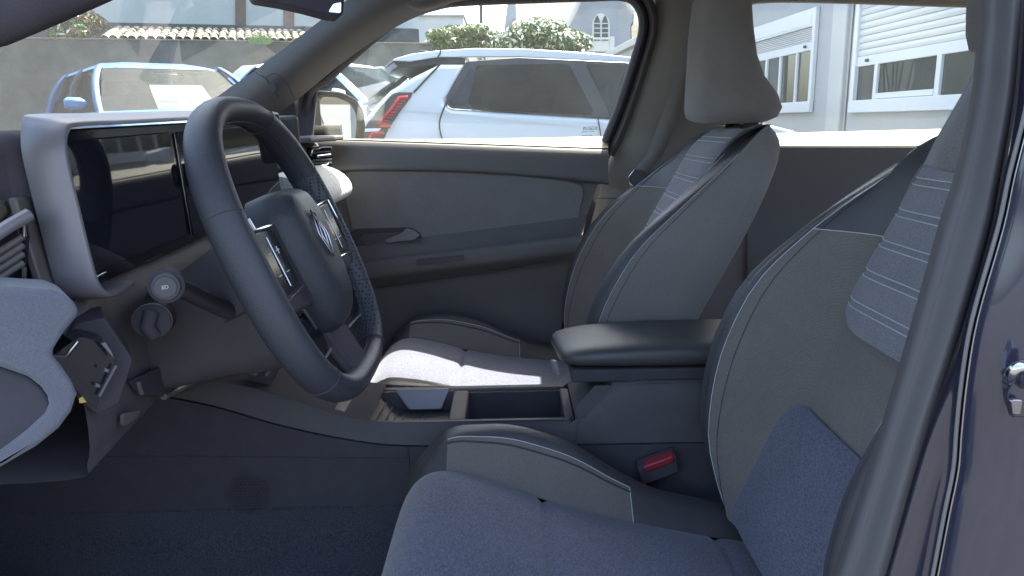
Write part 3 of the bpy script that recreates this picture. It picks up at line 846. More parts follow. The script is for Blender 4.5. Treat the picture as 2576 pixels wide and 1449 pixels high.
# instrument hood: silver band
HP = [(.735,.967,-.386),(.70,.964,-.385),(.678,.968,-.385),(.666,.982,-.3855),(.662,1.005,-.3865),(.661,1.05,-.390),(.661,1.090,-.3935),(.664,1.110,-.395),(.674,1.124,-.396),(.695,1.129,-.397),
      (.8,1.1315,-.40),(1.0,1.137,-.405),(1.2,1.143,-.41),(1.34,1.147,-.414),(1.362,1.142,-.415),(1.372,1.125,-.415),(1.374,1.09,-.415)]
hp_ = smooth_path([V((x, y, z)) for y, z, x in HP], 4)
dep = [(.0,.040),(.5,.040),(.62,.050),(1,.055)]
secs = []
N = len(hp_)
for i, p in enumerate(hp_):
    a, b = hp_[max(i-1,0)], hp_[min(i+1,N-1)]
    t = (b-a); t.x = 0; t.normalize()
    nrm = V((0, t.z, -t.y)).normalized()   # outward is left/up of travel
    nrm = V((0, -t.z, t.y)).normalized()
    if nrm.dot(p - V((p.x, 1.0, 1.05))) < 0: nrm = -nrm
    d = interp(dep, i/(N-1))
    up = .007*max(0, nrm.z)
    fr, bk_ = p, p + V((-d, 0, up))
    secs.append([fr - nrm*.004, fr - nrm*.001 + V((.0004,0,0)), fr + nrm*.0008 + V((-.0012,0,0)), fr*.6+bk_*.4 + nrm*.0022, bk_ + nrm*.0012 + V((.0015,0,0)), bk_ - nrm*.001, bk_ - nrm*.004])
hood = loft('instrument_hood', secs, 'satin', car, closed=True, caps=True, sharp=60, label='silver hood framing the twin screens')
# dark body behind the hood
obox('hood_back', (-.475, 1.0, 1.055), (.045,0,0), (0,.335,0), (0,.0,.068), 'plastic_dark', hood, .02, 3)
# screens
slab('screen_surround', rpoly([V((-.408,.668,.972)), V((-.416,.668,1.122)), V((-.430,1.366,1.138)), V((-.424,1.366,.985))], .05), (-.02,0,0), 'piano', hood, .002)
sn = slab('instrument_screen', rpoly([V((-.4055,.680,.985)), V((-.4125,.680,1.112)), V((-.4185,.925,1.118)), V((-.412,.925,.990))], .06), (-.004,0,0), 'screen_glass', hood, .0012)
slab('display', [V((-.4048,.70,1.0)), V((-.4102,.70,1.085)), V((-.4142,.90,1.092)), V((-.409,.90,1.005))], (-.002,0,0), 'screen_mid', sn) if False else None
slab('centre_screen', rpoly([V((-.411,.940,.988)), V((-.4175,.940,1.118)), V((-.4265,1.35,1.128)), V((-.420,1.35,.996))], .05), (-.004,0,0), 'screen_glass', hood, .0012)
tube('screen_divider', [V((-.4095,.932,.985)), V((-.4165,.932,1.12))], .0005, 'chrome_dark', hood, 6)
tube('hood_trim', [at(228,722,.675), at(250,728,.70), at(240,712,.71)], .003, 'chrome', hood, 8)
tube('screen_trim', [at(216,694,.682), at(300,648,.79), at(400,600,.94), at(468,584,1.04), at(492,570,1.08)], .0022, 'chrome', hood, 8)
tube('screen_trim', [at(226,706,.682), at(310,660,.79), at(405,610,.94), at(470,592,1.04), at(505,580,1.08)], .0016, 'chrome_dark', hood, 8)
obox('trim_cap', at(488,574,1.075), (.004,.012,.004), (0,.0,.004), (.003,0,0), 'chrome', hood, .001)
# grille at the far end of the hood
gr = obox('end_grille', (-.41, 1.385, 1.10), (.022,0,0), (0,.012,0), (0,0,.042), 'plastic', hood, .008)
# start button
sbp = V((-.408, .965, 1.063))
cyl('start_button', sbp, sbp + V((.008, 0, .0004)), .0155, .0145, 'piano', car, 28)
tube('button_ring', [sbp + V((.008, .0155*math.cos(a), .0155*math.sin(a))) for a in lin(0, 2*math.pi, 29)[:-1]], .0011, 'chrome', hood, 6, closed=True)
# knee panel on the driver side
kx = [.645,.72,.80,.90,1.0,1.125]
kp = grid('knee_panel', [
  [V((-.425-.05*(y-.645), y, .972)) for y in kx], [V((-.412-.06*(y-.645), y, .945)) for y in kx], [V((-.405-.08*(y-.645), y, .90)) for y in kx],
  [V((-.402-.10*(y-.645), y, .85)) for y in kx], [V((-.408-.12*(y-.645), y, .812)) for y in kx], [V((-.43-.12*(y-.645), y, .795)) for y in kx], [V((-.60, y, .79)) for y in kx]], 'knee_plastic', car, 4, 4,
  label='black knee panel below the steering column')
pk = slab('pocket', rpoly([atx(318,958,-.407), atx(465,893,-.412), atx(545,956,-.425), atx(425,1000,-.418), atx(345,992,-.408)], .1), (.003,0,0), 'seal', kp, .001)  # shaded hollow of the pocket painted as a dark slab on the panel
tube('pocket_lip', [atx(412,998,-.412), atx(450,980,-.414), atx(480,962,-.416)], .004, 'plastic_warm', kp, 8)
tube('pocket_lip', [atx(347,958,-.404), atx(350,975,-.404), atx(356,990,-.404)], .003, 'plastic_warm', kp, 8)
slab('pull_tab', rpoly([atx(300,1075,-.408), atx(300,1040,-.404), atx(345,1030,-.404), atx(340,1050,-.404)], .3), (.004,0,0), 'plastic_warm', kp, .001)
# cloth covered end of the dashboard
outl = [(-70,716),(60,727),(133,731),(176,747),(204,786),(163,838),(129,891),(152,925),(181,961),(196,994),(181,1038),(150,1080),(94,1125),(0,1180),(-70,1214),
        (-70,1180),(0,1150),(30,1130),(78,1092),(120,1053),(131,1030),(127,1006),(104,974),(72,950),(0,925),(-70,905)]
cb = slab('dash_end_cloth', [at(x, y, .565) for x, y in outl], (-.04,.05,0), 'denim_band', car, .008, 3, label='blue cloth band wrapping the near end of the dashboard')
inn = [(-70,900),(0,920),(72,945),(106,970),(131,1005),(135,1031),(123,1056),(80,1096),(30,1135),(0,1154),(-70,1185)]
slab('end_cap', [at(x, y, .578) for x, y in inn], (-.03,.03,0), 'plastic_dark', cb, .006, 3)
# switch block
slab('switch_housing', rpoly([at(120,905,.640), at(190,815,.650), at(262,800,.66), at(335,905,.665), at(300,1015,.655), at(245,1045,.648), at(200,1010,.642)], .1), (-.03,.05,0), 'plastic_dark', car, .004, 3)
swb = slab('switch_panel', rpoly([at(127,897,.605), at(200,848,.62), at(258,860,.63), at(296,918,.64), at(250,1000,.63), at(243,1028,.62), at(215,1010,.612)], .14), (-.02,.03,0), 'screen_glass', car, .003, 3)
tube('chrome_chevron', [at(127,897,.600), at(166,896,.604), at(196,858,.610)], .0019, 'chrome', swb, 8)
slab('chrome_wedge', [at(256,866,.622), at(265,861,.624), at(280,884,.628), at(287,902,.63), at(272,884,.626)], (-.002,.002,0), 'satin', swb)
tube('panel_edge', [at(292,920,.634), at(270,960,.63), at(250,997,.625)], .0012, 'satin', swb, 6)
for x, y in ((268,932),(246,970)):
    tube('switch_icon', [at(x-4,y-5,.6235), at(x+2,y-2,.6235), at(x+4,y+4,.6235), at(x-2,y+2,.6235)], .0006, 'icon_dim', swb, 5, closed=True)
    tube('switch_icon', [at(x-7,y+1,.6235), at(x+7,y-1,.6235)], .0005, 'icon_dim', swb, 5)
slab('yellow_label', [at(198,1003,.6), at(206,998,.602), at(216,1012,.604), at(200,1014,.6)], (0,.001,0), 'yellow_tag', swb)
# near air vent at the left edge
nv = slab('air_vent', [at(-60,640,.60), at(-20,590,.61), at(62,548,.635), at(74,600,.64), at(66,690,.64), at(10,760,.625), at(-60,790,.60)], (-.03,.05,0), 'piano', car, .003)
tube('vent_bezel', [at(34,576,.628), at(60,559,.633), at(61,594,.633)], .002, 'chrome', nv, 8)
tube('vent_bezel', [at(60,672,.633), at(60,698,.633), at(33,734,.628)], .0024, 'chrome', nv, 8)
for k in range(4):
    tube('vent_slat', [at(-50,690+k*22-30,.60), at(10,655+k*22-30,.62), at(56,625+k*22-30,.635)], .0035, 'plastic_warm', nv, 8)
tube('vent_frame', [at(-40,610,.60), at(20,570,.62), at(72,540,.638)], .006, 'satin', nv, 8)
obox('vent_column', at(84,620,.66), (.004,0,.0), (0,.01,0), (-.006,0,.045), 'plastic_warm', nv, .002)
slab('dash_corner', [at(-70,340,.74), at(22,345,.74), at(36,420,.72), at(46,500,.70), at(30,540,.68), at(-70,600,.66)], (-.05,.05,0), 'plastic', car, .01, 3)
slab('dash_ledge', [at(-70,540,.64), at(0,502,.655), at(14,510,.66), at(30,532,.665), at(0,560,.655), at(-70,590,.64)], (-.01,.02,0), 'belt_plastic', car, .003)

# ------------------------------------------------------------------ steering wheel
WC = V((-.248, .845, .982)); EY = V((0,1,0)); ET = V((-.375, 0, .927)).normalized(); NN = V((ET.z, 0, -ET.x))
def W(a, b, c): return WC + EY*a + ET*b + NN*c
def rimr(th):
    R, e = .1705, 2.5
    c, s = abs(math.cos(th)), abs(math.sin(th))
    r = R / ((c**e + s**e)**(1/e))
    if math.sin(th) < 0: r *= 1 - .03*(-math.sin(th))**6
    return r
NT, NS = 120, 20
verts, faces, fmats = [], [], []
for i in range(NT):
    th = 2*math.pi*i/NT
    r = rimr(th)
    er = EY*math.cos(th)*.945 + ET*math.sin(th)
    fat = 1 + .06*math.cos(2*th)
    for j in range(NS):
        ph = 2*math.pi*j/NS
        verts.append(WC + er*(r + .0155*fat*math.cos(ph)) + NN*(.0195*fat*math.sin(ph)))
for i in range(NT):
    for j in range(NS):
        faces.append((i*NS+j, i*NS+(j+1) % NS, ((i+1) % NT)*NS+(j+1) % NS, ((i+1) % NT)*NS+j))
        deg = 360*(i+.5)/NT
        perf = deg > 300 or deg < 28
        fmats.append(1 if perf else 0)
wheel = mk('steering_wheel', verts, faces, None, car, True, 60, mats=['wheel_leather', 'wheel_perforated'], fm=fmats, label='black leather steering wheel with a diamond emblem')
for deg in (62, 118+42, 205+20, 300, 332, 28):
    th = math.radians(deg); r = rimr(th); er = EY*math.cos(th)*.945 + ET*math.sin(th)
    tube('rim_seam', [WC + er*(r + .0158*math.cos(p)) + NN*(.0199*math.sin(p)) for p in lin(0, 2*math.pi, 25)[:-1]], .0008, 'seal', wheel, 5, closed=True)
# stitching along the inner side of the rim
tube('rim_stitch', [WC + (EY*math.cos(t)*.945 + ET*math.sin(t))*(rimr(t)-.0150) + NN*.0045 for t in lin(0, 2*math.pi, 121)[:-1]], .0009, 'seal', wheel, 5, closed=True)
hubo = [(-.076,.046),(-.048,.070),(.048,.070),(.074,.046),(.077,.006),(.066,-.050),(.040,-.102),(-.040,-.102),(-.068,-.050),(-.080,.006)]
def hubsec(s, c, db=0): return [W(p.x*s*.80-.006, p.y*s+db, c) for p in rpoly([V((a, b, 0)) for a, b in hubo], .35, 4)]
hb = loft('hub', [hubsec(.80,-.030), hubsec(1.0,-.018), hubsec(1.0,.004), hubsec(.97,.015), hubsec(.86,.026,.002), hubsec(.76,.0315,.004), hubsec(.62,.035,.006), hubsec(.3,.037,.006)], 'wheel_leather', wheel, sharp=28)
# diamond emblem: two interlocked rhombus outlines
for (sa, sb_, oa, ob) in ((.0110,.0265,-.0195,.002),(.0110,.0265,-.0115,-.002)):
    c_ = .0385
    tube('emblem', [W(oa, sb_+.006+ob, c_), W(oa+sa, .006+ob, c_), W(oa, -sb_+.006+ob, c_), W(oa-sa, .006+ob, c_)], .0012, 'chrome_dark', wheel, 6, closed=True)
# spokes with glossy switch plates
for s in (-1, 1):
    slab('spoke', rpoly([W(s*.06,.040,-.014), W(s*.160,.040,-.008), W(s*.165,-.020,-.008), W(s*.150,-.050,-.010), W(s*.06,-.060,-.014)], .15), NN*.024, 'plastic_dark', wheel, .004)
    sw = slab('spoke_switches', rpoly([W(s*.088,.034,.0105), W(s*.148,.036,.0125), W(s*.152,-.006,.0125), W(s*.140,-.034,.0105), W(s*.086,-.030,.0105)], .18), NN*.003, 'piano', wheel, .001)
    tube('spoke_trim', [W(s*.086,.037,.014), W(s*.150,.039,.016), W(s*.155,-.006,.016), W(s*.142,-.037,.014), W(s*.085,-.034,.014)], .0014, 'chrome', wheel, 6)
    tube('switch_bar', [W(s*.118,.028,.0145), W(s*.118,-.026,.0145)], .0008, 'chrome_dark', wheel, 5)
    for a, b in ((.105,.012),(.130,.012),(.105,-.012),(.130,-.012)):
        tube('switch_icon', [W(s*(a-.004),b,.0145), W(s*(a+.004),b,.0145)], .0006, 'icon', wheel, 5)
    tube('switch_icon', [W(s*.105,.008,.0145), W(s*.105,.016,.0145)], .0006, 'icon', wheel, 5)
    slab('lower_spoke', rpoly([W(s*.040,-.062,-.018), W(s*.128,-.066,-.014), W(s*.142,-.078,-.012), W(s*.138,-.112,-.012), W(s*.040,-.112,-.018)], .12), NN*.012, 'piano', wheel, .002)
    tube('spoke_edge', [W(s*.070,-.060,-.005), W(s*.128,-.064,-.001), W(s*.144,-.078,.001), W(s*.140,-.114,.001)], .0011, 'chrome_dark', wheel, 6)
    tube('spoke_edge', [W(s*.045,-.116,-.004), W(s*.135,-.118,-.001)], .0018, 'satin', wheel, 6)
    tube('hub_trim', [W(s*.088,.052,-.004), W(s*.094,.010,.0), W(s*.080,-.050,.0), W(s*.060,-.085,-.004)], .003, 'chrome', wheel, 8)
slab('bottom_spoke', rpoly([W(-.036,-.085,-.02), W(.036,-.085,-.02), W(.028,-.165,-.006), W(-.028,-.165,-.006)], .2), NN*.016, 'plastic_dark', wheel, .004)
# steering column shroud
def shr(c, hw, b0, b1, k=24):
    o = []
    for a in lin(0, 2*math.pi, k+1)[:-1]:
        o.append(W(hw*math.copysign(abs(math.cos(a))**.7, math.cos(a)), (b0+b1)/2 + (b1-b0)/2*math.copysign(abs(math.sin(a))**.7, math.sin(a)), c))
    return o
col = loft('column_shroud', [shr(-.024,.058,-.098,.040), shr(-.034,.066,-.112,.046), shr(-.060,.064,-.122,.046), shr(-.095,.054,-.118,.040), shr(-.14,.046,-.105,.03), shr(-.22,.044,-.09,.02)], 'plastic', car, sharp=60, label='dark grey steering column cover')
tube('shroud_seam', [W(-.0665,-.035,-.036), W(-.065,-.037,-.060), W(-.055,-.04,-.095)], .001, 'seal', col, 5)
# light stalk with its round end
K = at(416,722,.665); KD = V((.36,-.90,.10)).normalized()
stk = tube('light_stalk', [W(-.055,-.03,-.085), K - KD*.045, K - KD*.028], .010, 'plastic_dark', car, 12, label='light stalk with round end left of the wheel')
cyl('stalk_collar', K - KD*.034 , K - KD*.010, .0158, .0162, 'plastic_dark', stk, 32)
cyl('stalk_ring', K - KD*.014, K - KD*.001, .0135, .0122, 'plastic', stk, 32)
cyl('stalk_cap', K - KD*.003, K + KD*.0015, .0100, .0096, 'leather', stk, 32)
kx_ = KD.cross(V((0,0,1))).normalized()*-1; kz = kx_.cross(KD).normalized()
if kz.z < 0: kz = -kz
if kx_.x < 0: kx_ = -kx_
ic = K + KD*.0022
def IC(a, b): return ic + kx_*a*.001 + kz*b*.001
tube('beam_icon', [IC(-.2,1.6), IC(1.2,1.5), IC(2.3,.6), IC(2.4,-.5), IC(1.4,-1.4), IC(-.2,-1.6)], .00028, 'icon', stk, 5, closed=True)
for k in range(4):
    tube('beam_icon', [IC(-.9,1.5-k), IC(-3.0,1.1-k)], .00026, 'icon', stk, 5)
B = at(388,806,.742)
cyl('lower_boot', B + V((.003,-.011,.002)), B + V((-.01,.03,-.005)), .0178, .0178, 'seal', col, 32)
tube('lower_lever', [B + V((.004,-.012,.012)), B + V((.002,-.02,-.002)), B + V((.006,-.016,-.012))], .0075, 'plastic_dark', col, 10)
tube('boot_ring', [B + V((.004,-.0125,.003)) + V((.0178*math.cos(a), .006*math.cos(a), .0178*math.sin(a))) for a in lin(0, 2*math.pi, 33)[:-1]], .0009, 'leather', col, 6, closed=True)

# ------------------------------------------------------------------ windscreen and near frame
def wsp(x, y, off=0):
    c = 1 - ((y-1.21)/.70)**2
    s = (x + 1.10)/.76
    return V((x - .10*c*(1-s*.6) + off, y, 1.025 + .395*s + .012*c - off*0.9))
fgrid('windscreen_glass', lambda x, y: wsp(x, y), lin(-1.12, -.33, 10), lin(.50, 1.90, 14), 'windscreen', car, label='dusty greenish windscreen glass')
fgrid('scuttle', lambda x, y: V((x - .10*(1-((y-1.21)/.70)**2), y, 1.0 + .02*(x+1.15))), lin(-1.75, -1.05, 4), lin(.50, 1.90, 8), 'plastic_dark', car)
fgrid('bonnet', lambda x, y: V((x - .10*(1-((y-1.21)/.70)**2), y, 1.005 - .16*max(0, -1.22-x)**1.3 - .03*((y-1.21)/.7)**2)), lin(-2.1, -1.22, 8), lin(.38, 2.04, 10), 'paint_navy', car, solid=.01)
# rear-view mirror
mrx = [(615,-60),(632,-2),(700,9),(760,22),(826,40),(850,43),(863,34),(867,-10),(860,-70)]
mr_ = slab('rear_mirror', rpoly([at(x, y, 1.21) for x, y in mrx], .2), (-.02,.055,0), 'plastic_dark', car, .010, 3, label='black rear-view mirror at the top of the windscreen')
slab('mirror_glass', rpoly([at(826,30,1.206), at(838,10,1.206), at(858,6,1.206), at(857,33,1.206)], .2), (0,.004,0), 'mirror', mr_)
# near A-pillar
nA = [V((-.82,.50,1.00)), at(-120,165,.52), at(0,117,.50), at(140,58,.50), at(272,0,.50), at(420,-70,.50), V((.10,.52,1.33)), V((.30,.54,1.36))]
up = V((-.012, 0, .055))
grid('near_a_pillar', [[p + V((.0,.07,.040)) for p in nA], [p + V((.0,.03,.014)) for p in nA], [p for p in nA], [p + up*.35 + V((0,-.014,0)) for p in nA], [p + up + V((0,-.012,0)) for p in nA], [p + up*1.3 + V((0,.03,0)) for p in nA], [p + up*1.2 + V((0,.08,0)) for p in nA]], 'plastic_dark', car, 5, 4,
     label='dark pillar in the top left corner')
# near B-pillar: rubber seal, painted step and outer face
SL = [(2462,-40),(2460,60),(2452,135),(2440,250),(2402,430),(2360,564),(2280,850),(2190,1150),(2092,1449),(2050,1560)]
SR = [(2572,-40),(2566,60),(2560,135),(2548,260),(2512,470),(2486,600),(2412,850),(2322,1110),(2226,1449),(2190,1560)]
def mixp(i, t): return SL[i][0]*(1-t)+SR[i][0]*t, SL[i][1]*(1-t)+SR[i][1]*t
rows = []
for t, Y in ((0,.56),(.02,.505),(.10,.480),(.25,.4725),(.38,.4705),(.50,.467),(.66,.4615),(.82,.4575),(.93,.459),(1.0,.465)):
    rows.append([at(*mixp(i, t), Y) for i in range(len(SL))])
bpn = grid('near_b_pillar', rows, 'rubber', car, 5, 4, label='thick grey rubber seal down the near door pillar')
HLn = [(2640,-40),(2615,60),(2595,160),(2575,280),(2535,440),(2506,575),(2442,800),(2416,950),(2402,1080),(2394,1180),(2372,1290),(2342,1449),(2320,1560)]
def SRx(y):
    for i in range(len(SR)-1):
        if SR[i][1] <= y <= SR[i+1][1]:
            t = (y-SR[i][1])/(SR[i+1][1]-SR[i][1]); return SR[i][0]*(1-t)+SR[i+1][0]*t
    return SR[-1][0]
prow = []
def paint_cols(x, y):
    s = SRx(y)
    return [at(s-2, y, .470), at(s+8, y, .4635), at(s+(x-s)*.4, y, .460), at(x-10, y, .456), at(x, y, .449), at(x+7, y, .444), at(x+13, y, .446), at(x+24, y, .440), at(x+80, y, .430), at(x+170, y, .422), at(x+330, y, .415)]
for x, y in HLn: prow.append(paint_cols(x, y))
pp_ = grid('door_jamb', prow, 'paint_navy', car, 3, 5, label='glossy navy door jamb with lock striker at the right edge')
mid = [at(x+3, y, .4435) for x, y in HLn]  # highlight along the jamb step, put in as two paler tubes
tube('jamb_highlight', mid, .0013, 'pillar_trim', pp_, 8, n=4)
tube('jamb_highlight', [p + V((.0030, -.001, 0)) for p in mid], .0008, 'chrome_dark', pp_, 6, n=4)
sp_ = slab('striker_plate', rpoly([at(2524,1000,.418), at(2536,930,.416), at(2556,905,.414), at(2580,900,.414), at(2580,1045,.416), at(2535,1045,.418)], .2), (0,-.003,0), 'paint_navy', pp_, .001)
tube('striker_loop', [at(2535,965,.416), at(2538,950,.404), at(2556,925,.400), at(2572,930,.402), at(2566,965,.415)], .0035, 'chrome', pp_, 10, n=4)
slab('striker_bolt', rpoly([at(2530,1000,.412), at(2562,1000,.412), at(2556,1038,.414), at(2534,1036,.414)], .3), (0,-.004,0), 'chrome_dark', pp_, .0015)
# sill and rear of the near side, outside the view, so the cabin is lit like a car
box('near_sill', (-.75, .36, .20), (.30, .50, .36), 'paint_navy', car, .03, 3)
fgrid('near_rear_door', lambda x, z: V((x, .42 - .03*math.sin((z-.3)*3.4), z)), lin(.52, 1.7, 6), lin(.25, 1.05, 8), 'paint_navy', car, solid=.01)

# ------------------------------------------------------------------ passenger door mirror
mc = at(858,295,2.13)
mn = V((.765,-.644,-.02)).normalized(); mh = V((.644,.765,0)).normalized(); mv = mn.cross(mh).normalized()
if mv.z < 0: mv = -mv
def MM(a, b, c): return mc + mh*a + mv*b + mn*c
mo = [(-.088,.058),(-.070,.072),(.0,.070),(.055,.050),(.080,.015),(.083,-.03),(.070,-.085),(-.088,-.085)]
def msec(s, c): return [MM(p.x*s, p.y*s, c) for p in rpoly([V((a, b, 0)) for a, b in mo], .3, 4)]
dm = loft('door_mirror', [msec(.2,-.10), msec(.7,-.085), msec(.95,-.05), msec(1.0,-.01), msec(1.0,.002), msec(.96,.005), msec(.82,.004), msec(.78,-.001), msec(.765,-.012)], 'mirror_shell', car, caps=True, sharp=50, label='passenger door mirror with dusty grey shell')
slab('mirror_glass', msec(.775, -.008), mn*.001, 'mirror', dm)
obox('mirror_stalk', at(815,335,2.02), (.03,.0,0), (0,.08,0), (0,0,.02), 'mirror_shell', dm, .01)
# ================================================================== OUTSIDE
mat('asphalt', (0.055, 0.055, 0.055), 0.9, noise=0.3, nscale=3.0, bump=0.3, bscale=120)
mat('concrete_wall', (0.06, 0.056, 0.046), 0.9, col2=(0.155, 0.148, 0.125), nscale=2.2, bump=0.5, bscale=22)
mat('plaster', (0.50, 0.52, 0.50), 0.9, noise=0.08, nscale=2.5, bump=0.2, bscale=60)
mat('timber', (0.17, 0.11, 0.085), 0.8, noise=0.25, nscale=6)
mat('plinth_dark', (0.075, 0.08, 0.085), 0.8, noise=0.3, nscale=8, bump=0.4, bscale=30)  # darker tone for the house base below the plaster
mat('clay', (0.27, 0.235, 0.18), 0.85, noise=0.25, nscale=9, bump=0.3, bscale=60)
mat('clay_b', (0.31, 0.275, 0.215), 0.85, noise=0.25, nscale=9)
mat('clay_c', (0.21, 0.175, 0.135), 0.85, noise=0.25, nscale=9)
mat('white_paint_car', (0.62, 0.66, 0.70), 0.25, coat=1.0)
mat('silver_paint', (0.62, 0.65, 0.68), 0.28, coat=1.0)
mat('blue_paint', (0.05, 0.15, 0.36), 0.4, coat=0.35)
mat('car_black', (0.018, 0.019, 0.022), 0.3)
mat('cabin_dark', (0.03, 0.03, 0.035), 0.8)
mat('tyre', (0.02, 0.02, 0.02), 0.8)
mat('rim_metal', (0.4, 0.4, 0.42), 0.35, metal=0.8)
mat('tail_red', (0.42, 0.012, 0.02), 0.2, coat=0.6)
mat('tail_clear', (0.75, 0.77, 0.78), 0.15, coat=0.6)
mat('paper', (0.42, 0.44, 0.41), 0.8)
mat('paper_ink', (0.10, 0.11, 0.12), 0.8)
mat('cabin_wall', (0.36, 0.37, 0.375), 0.7, noise=0.04, nscale=3)
mat('cabin_post', (0.44, 0.45, 0.44), 0.6, noise=0.04, nscale=3)
mat('white_pvc', (0.58, 0.60, 0.62), 0.4)
mat('shutter_slat', (0.54, 0.55, 0.55), 0.45)
mat('dark_room', (0.09, 0.085, 0.085), 0.9)
mat('stone_roof', (0.09, 0.08, 0.062), 0.9, col2=(0.21, 0.19, 0.15), nscale=5, bump=0.5, bscale=30)
mat('stone_grey', (0.33, 0.34, 0.36), 0.9, noise=0.10, nscale=3, bump=0.3, bscale=20)
mat('stone_pale', (0.62, 0.60, 0.54), 0.85, noise=0.1, nscale=6)
mat('far_white', (0.5, 0.52, 0.51), 0.9, noise=0.05, nscale=1)
mat('leaf_a', (0.055, 0.115, 0.035), 0.35, noise=0.4, nscale=30)
mat('leaf_b', (0.13, 0.21, 0.05), 0.35, noise=0.3, nscale=30)
mat('leaf_c', (0.20, 0.20, 0.05), 0.35, noise=0.3, nscale=30)
mat('leaf_red', (0.35, 0.08, 0.05), 0.4)
mat('blossom', (0.72, 0.70, 0.60), 0.5)
mat('bark', (0.10, 0.075, 0.05), 0.9)
mat('pole_dark', (0.06, 0.065, 0.07), 0.6)

tag(fgrid('ground', lambda x, y: V((x, y, 0.0)), lin(-300, 300, 5), lin(-300, 400, 5), 'asphalt'), kind='structure')

# ------------------------------------------------------------------ generic hatchback
def make_car(name, origin, yaw, paint, label, L=4.1, Wd=1.78, H=1.5, belt=0.97, wsb=0.95, roof_f=0.15, roof_r=-1.35, rear_b=-1.85, glassm='car_glass', dark=False):
    root = empty(name, origin, label, 'car', 'cars parked around us')
    c, s = math.cos(yaw), math.sin(yaw)
    o = V(origin)
    def P(x, y, z): return o + V((x*c - y*s, x*s + y*c, z))
    hw = Wd/2
    # lower body, rounded section lofted along the length
    st = [(-L/2, .55, .62, .80), (-L/2+.06, .34, .86, .93), (-L/2+.35, .24, belt-.02, .985), (-1.0, .22, belt, 1.0), (0, .22, belt, 1.0), (wsb, .22, belt+.0, 1.0), (wsb+.35, .23, belt-.06, .985), (L/2-.25, .28, belt-.17, .95), (L/2-.05, .36, belt-.30, .86), (L/2, .46, belt-.42, .74)]
    secs = []
    for x, z0, z1, f in st:
        w = hw*f
        m = (z0+z1)/2
        secs.append([P(x, y, z) for y, z in ((-w*.90, z0), (-w*.985, z0+.08), (-w, m), (-w*.97, z1-.07), (-w*.90, z1), (0, z1+.025), (w*.90, z1), (w*.97, z1-.07), (w, m), (w*.985, z0+.08), (w*.90, z0))])
    body = loft('body', secs, paint, root, sharp=45)
    # greenhouse: pillars and roof
    def ring(z, x0, x1, w, k=.10):
        return [P(x, y, z) for x, y in ((x0+k, -w), (x1-k*2, -w), (x1, -w+k*1.6), (x1, 0), (x1, w-k*1.6), (x1-k*2, w), (x0+k, w), (x0, w-k), (x0, 0), (x0, -w+k))]
    wb, wr = hw*.90, hw*.68
    Hr = H - .05
    roof = loft('roof', [ring(Hr-.035, roof_r-.03, roof_f+.045, wr+.012), ring(Hr, roof_r+.03, roof_f-.02, wr-.02), ring(H-.008, roof_r+.25, roof_f-.25, wr-.14), ring(H, roof_r+.5, roof_f-.5, wr-.30)], paint, root, sharp=60)
    def pillar(nm, x0, x1, sgn, d=.055, mm=paint):
        a, b = P(x0, sgn*wb, belt-.02), P(x1, sgn*wr, Hr)
        ax = V((c, s, 0))*d; ay = V((-s, c, 0))*(-sgn)*.05
        out = V((-s, c, 0))*sgn
        sec_ = []
        for t in lin(0, 1, 7):
            k = 4*t*(1-t)
            q = a*(1-t) + b*t + out*.035*k + V((0, 0, .045*k))
            sec_.append([q-ax, q+ax, q+ax+ay, q-ax+ay])
        return loft(nm, sec_, mm, root, bevel=.012)
    for sg in (-1, 1):
        pillar('a_pillar', wsb-.03, roof_f-.02, sg, .055)
        pillar('b_pillar', -.35, -.45, sg, .05, 'car_black')
        pillar('c_pillar', rear_b+.12, roof_r+.05, sg, .12)
        pts = [P(wsb-.05, sg*(wb-.012), belt), P(roof_f-.03, sg*(wr-.012), Hr-.03), P(roof_r+.05, sg*(wr-.012), Hr-.03), P(rear_b+.12, sg*(wb-.012), belt)]
        slab('side_glass', pts, V((-s, c, 0))*(-sg)*.006, 'car_glass_dark' if dark else glassm, root)
        # wheels
        for x in (-L/2+.78, L/2-.80):
            wh = cyl('wheel', P(x, sg*(hw-.20), .31), P(x, sg*(hw+.005), .31), .31, .31, 'tyre', root, 24, bevel=.02)
            cyl('rim', P(x, sg*(hw-.05), .31), P(x, sg*(hw+.012), .31), .20, .19, 'rim_metal', wh, 16)
        # mirror
        mrr = loft('mirror', [[P(wsb-.28+dx, sg*(wb+.02+dy), belt+.08+dz) for dx, dz in ((-.03*k,-.05*k),(.05*k,-.045*k),(.06*k,.03*k),(-.03*k,.06*k))] for dy, k in ((0,.5),(.05,1.0),(.15,1.05),(.19,.7))], paint, root, bevel=.015)
        slab('head_lamp', [P(L/2-.10, sg*hw*.55, belt-.30), P(L/2-.30, sg*hw*.90, belt-.24), P(L/2-.26, sg*hw*.91, belt-.36), P(L/2-.08, sg*hw*.58, belt-.40)], V((c, s, 0))*.03, 'tail_clear', root)
        slab('tail_lamp', [P(-L/2+.02, sg*hw*.55, belt-.12), P(-L/2+.16, sg*hw*.93, belt-.10), P(-L/2+.14, sg*hw*.92, belt-.24), P(-L/2, sg*hw*.55, belt-.26)], V((-c, -s, 0))*.03, 'tail_red', root)
    slab('windscreen', [P(wsb, -(wb-.03), belt), P(wsb, (wb-.03), belt), P(roof_f+.02, (wr-.03), Hr-.02), P(roof_f+.02, -(wr-.03), Hr-.02)], V((c, s, 0))*(-.006), 'car_screen', root)
    obox('roof_lining', P((roof_f+roof_r)/2, 0, Hr-.045), V((c, s, 0))*((roof_f-roof_r)/2-.06), V((-s, c, 0))*(wr-.06), V((0,0,.006)), 'cabin_dark', root)
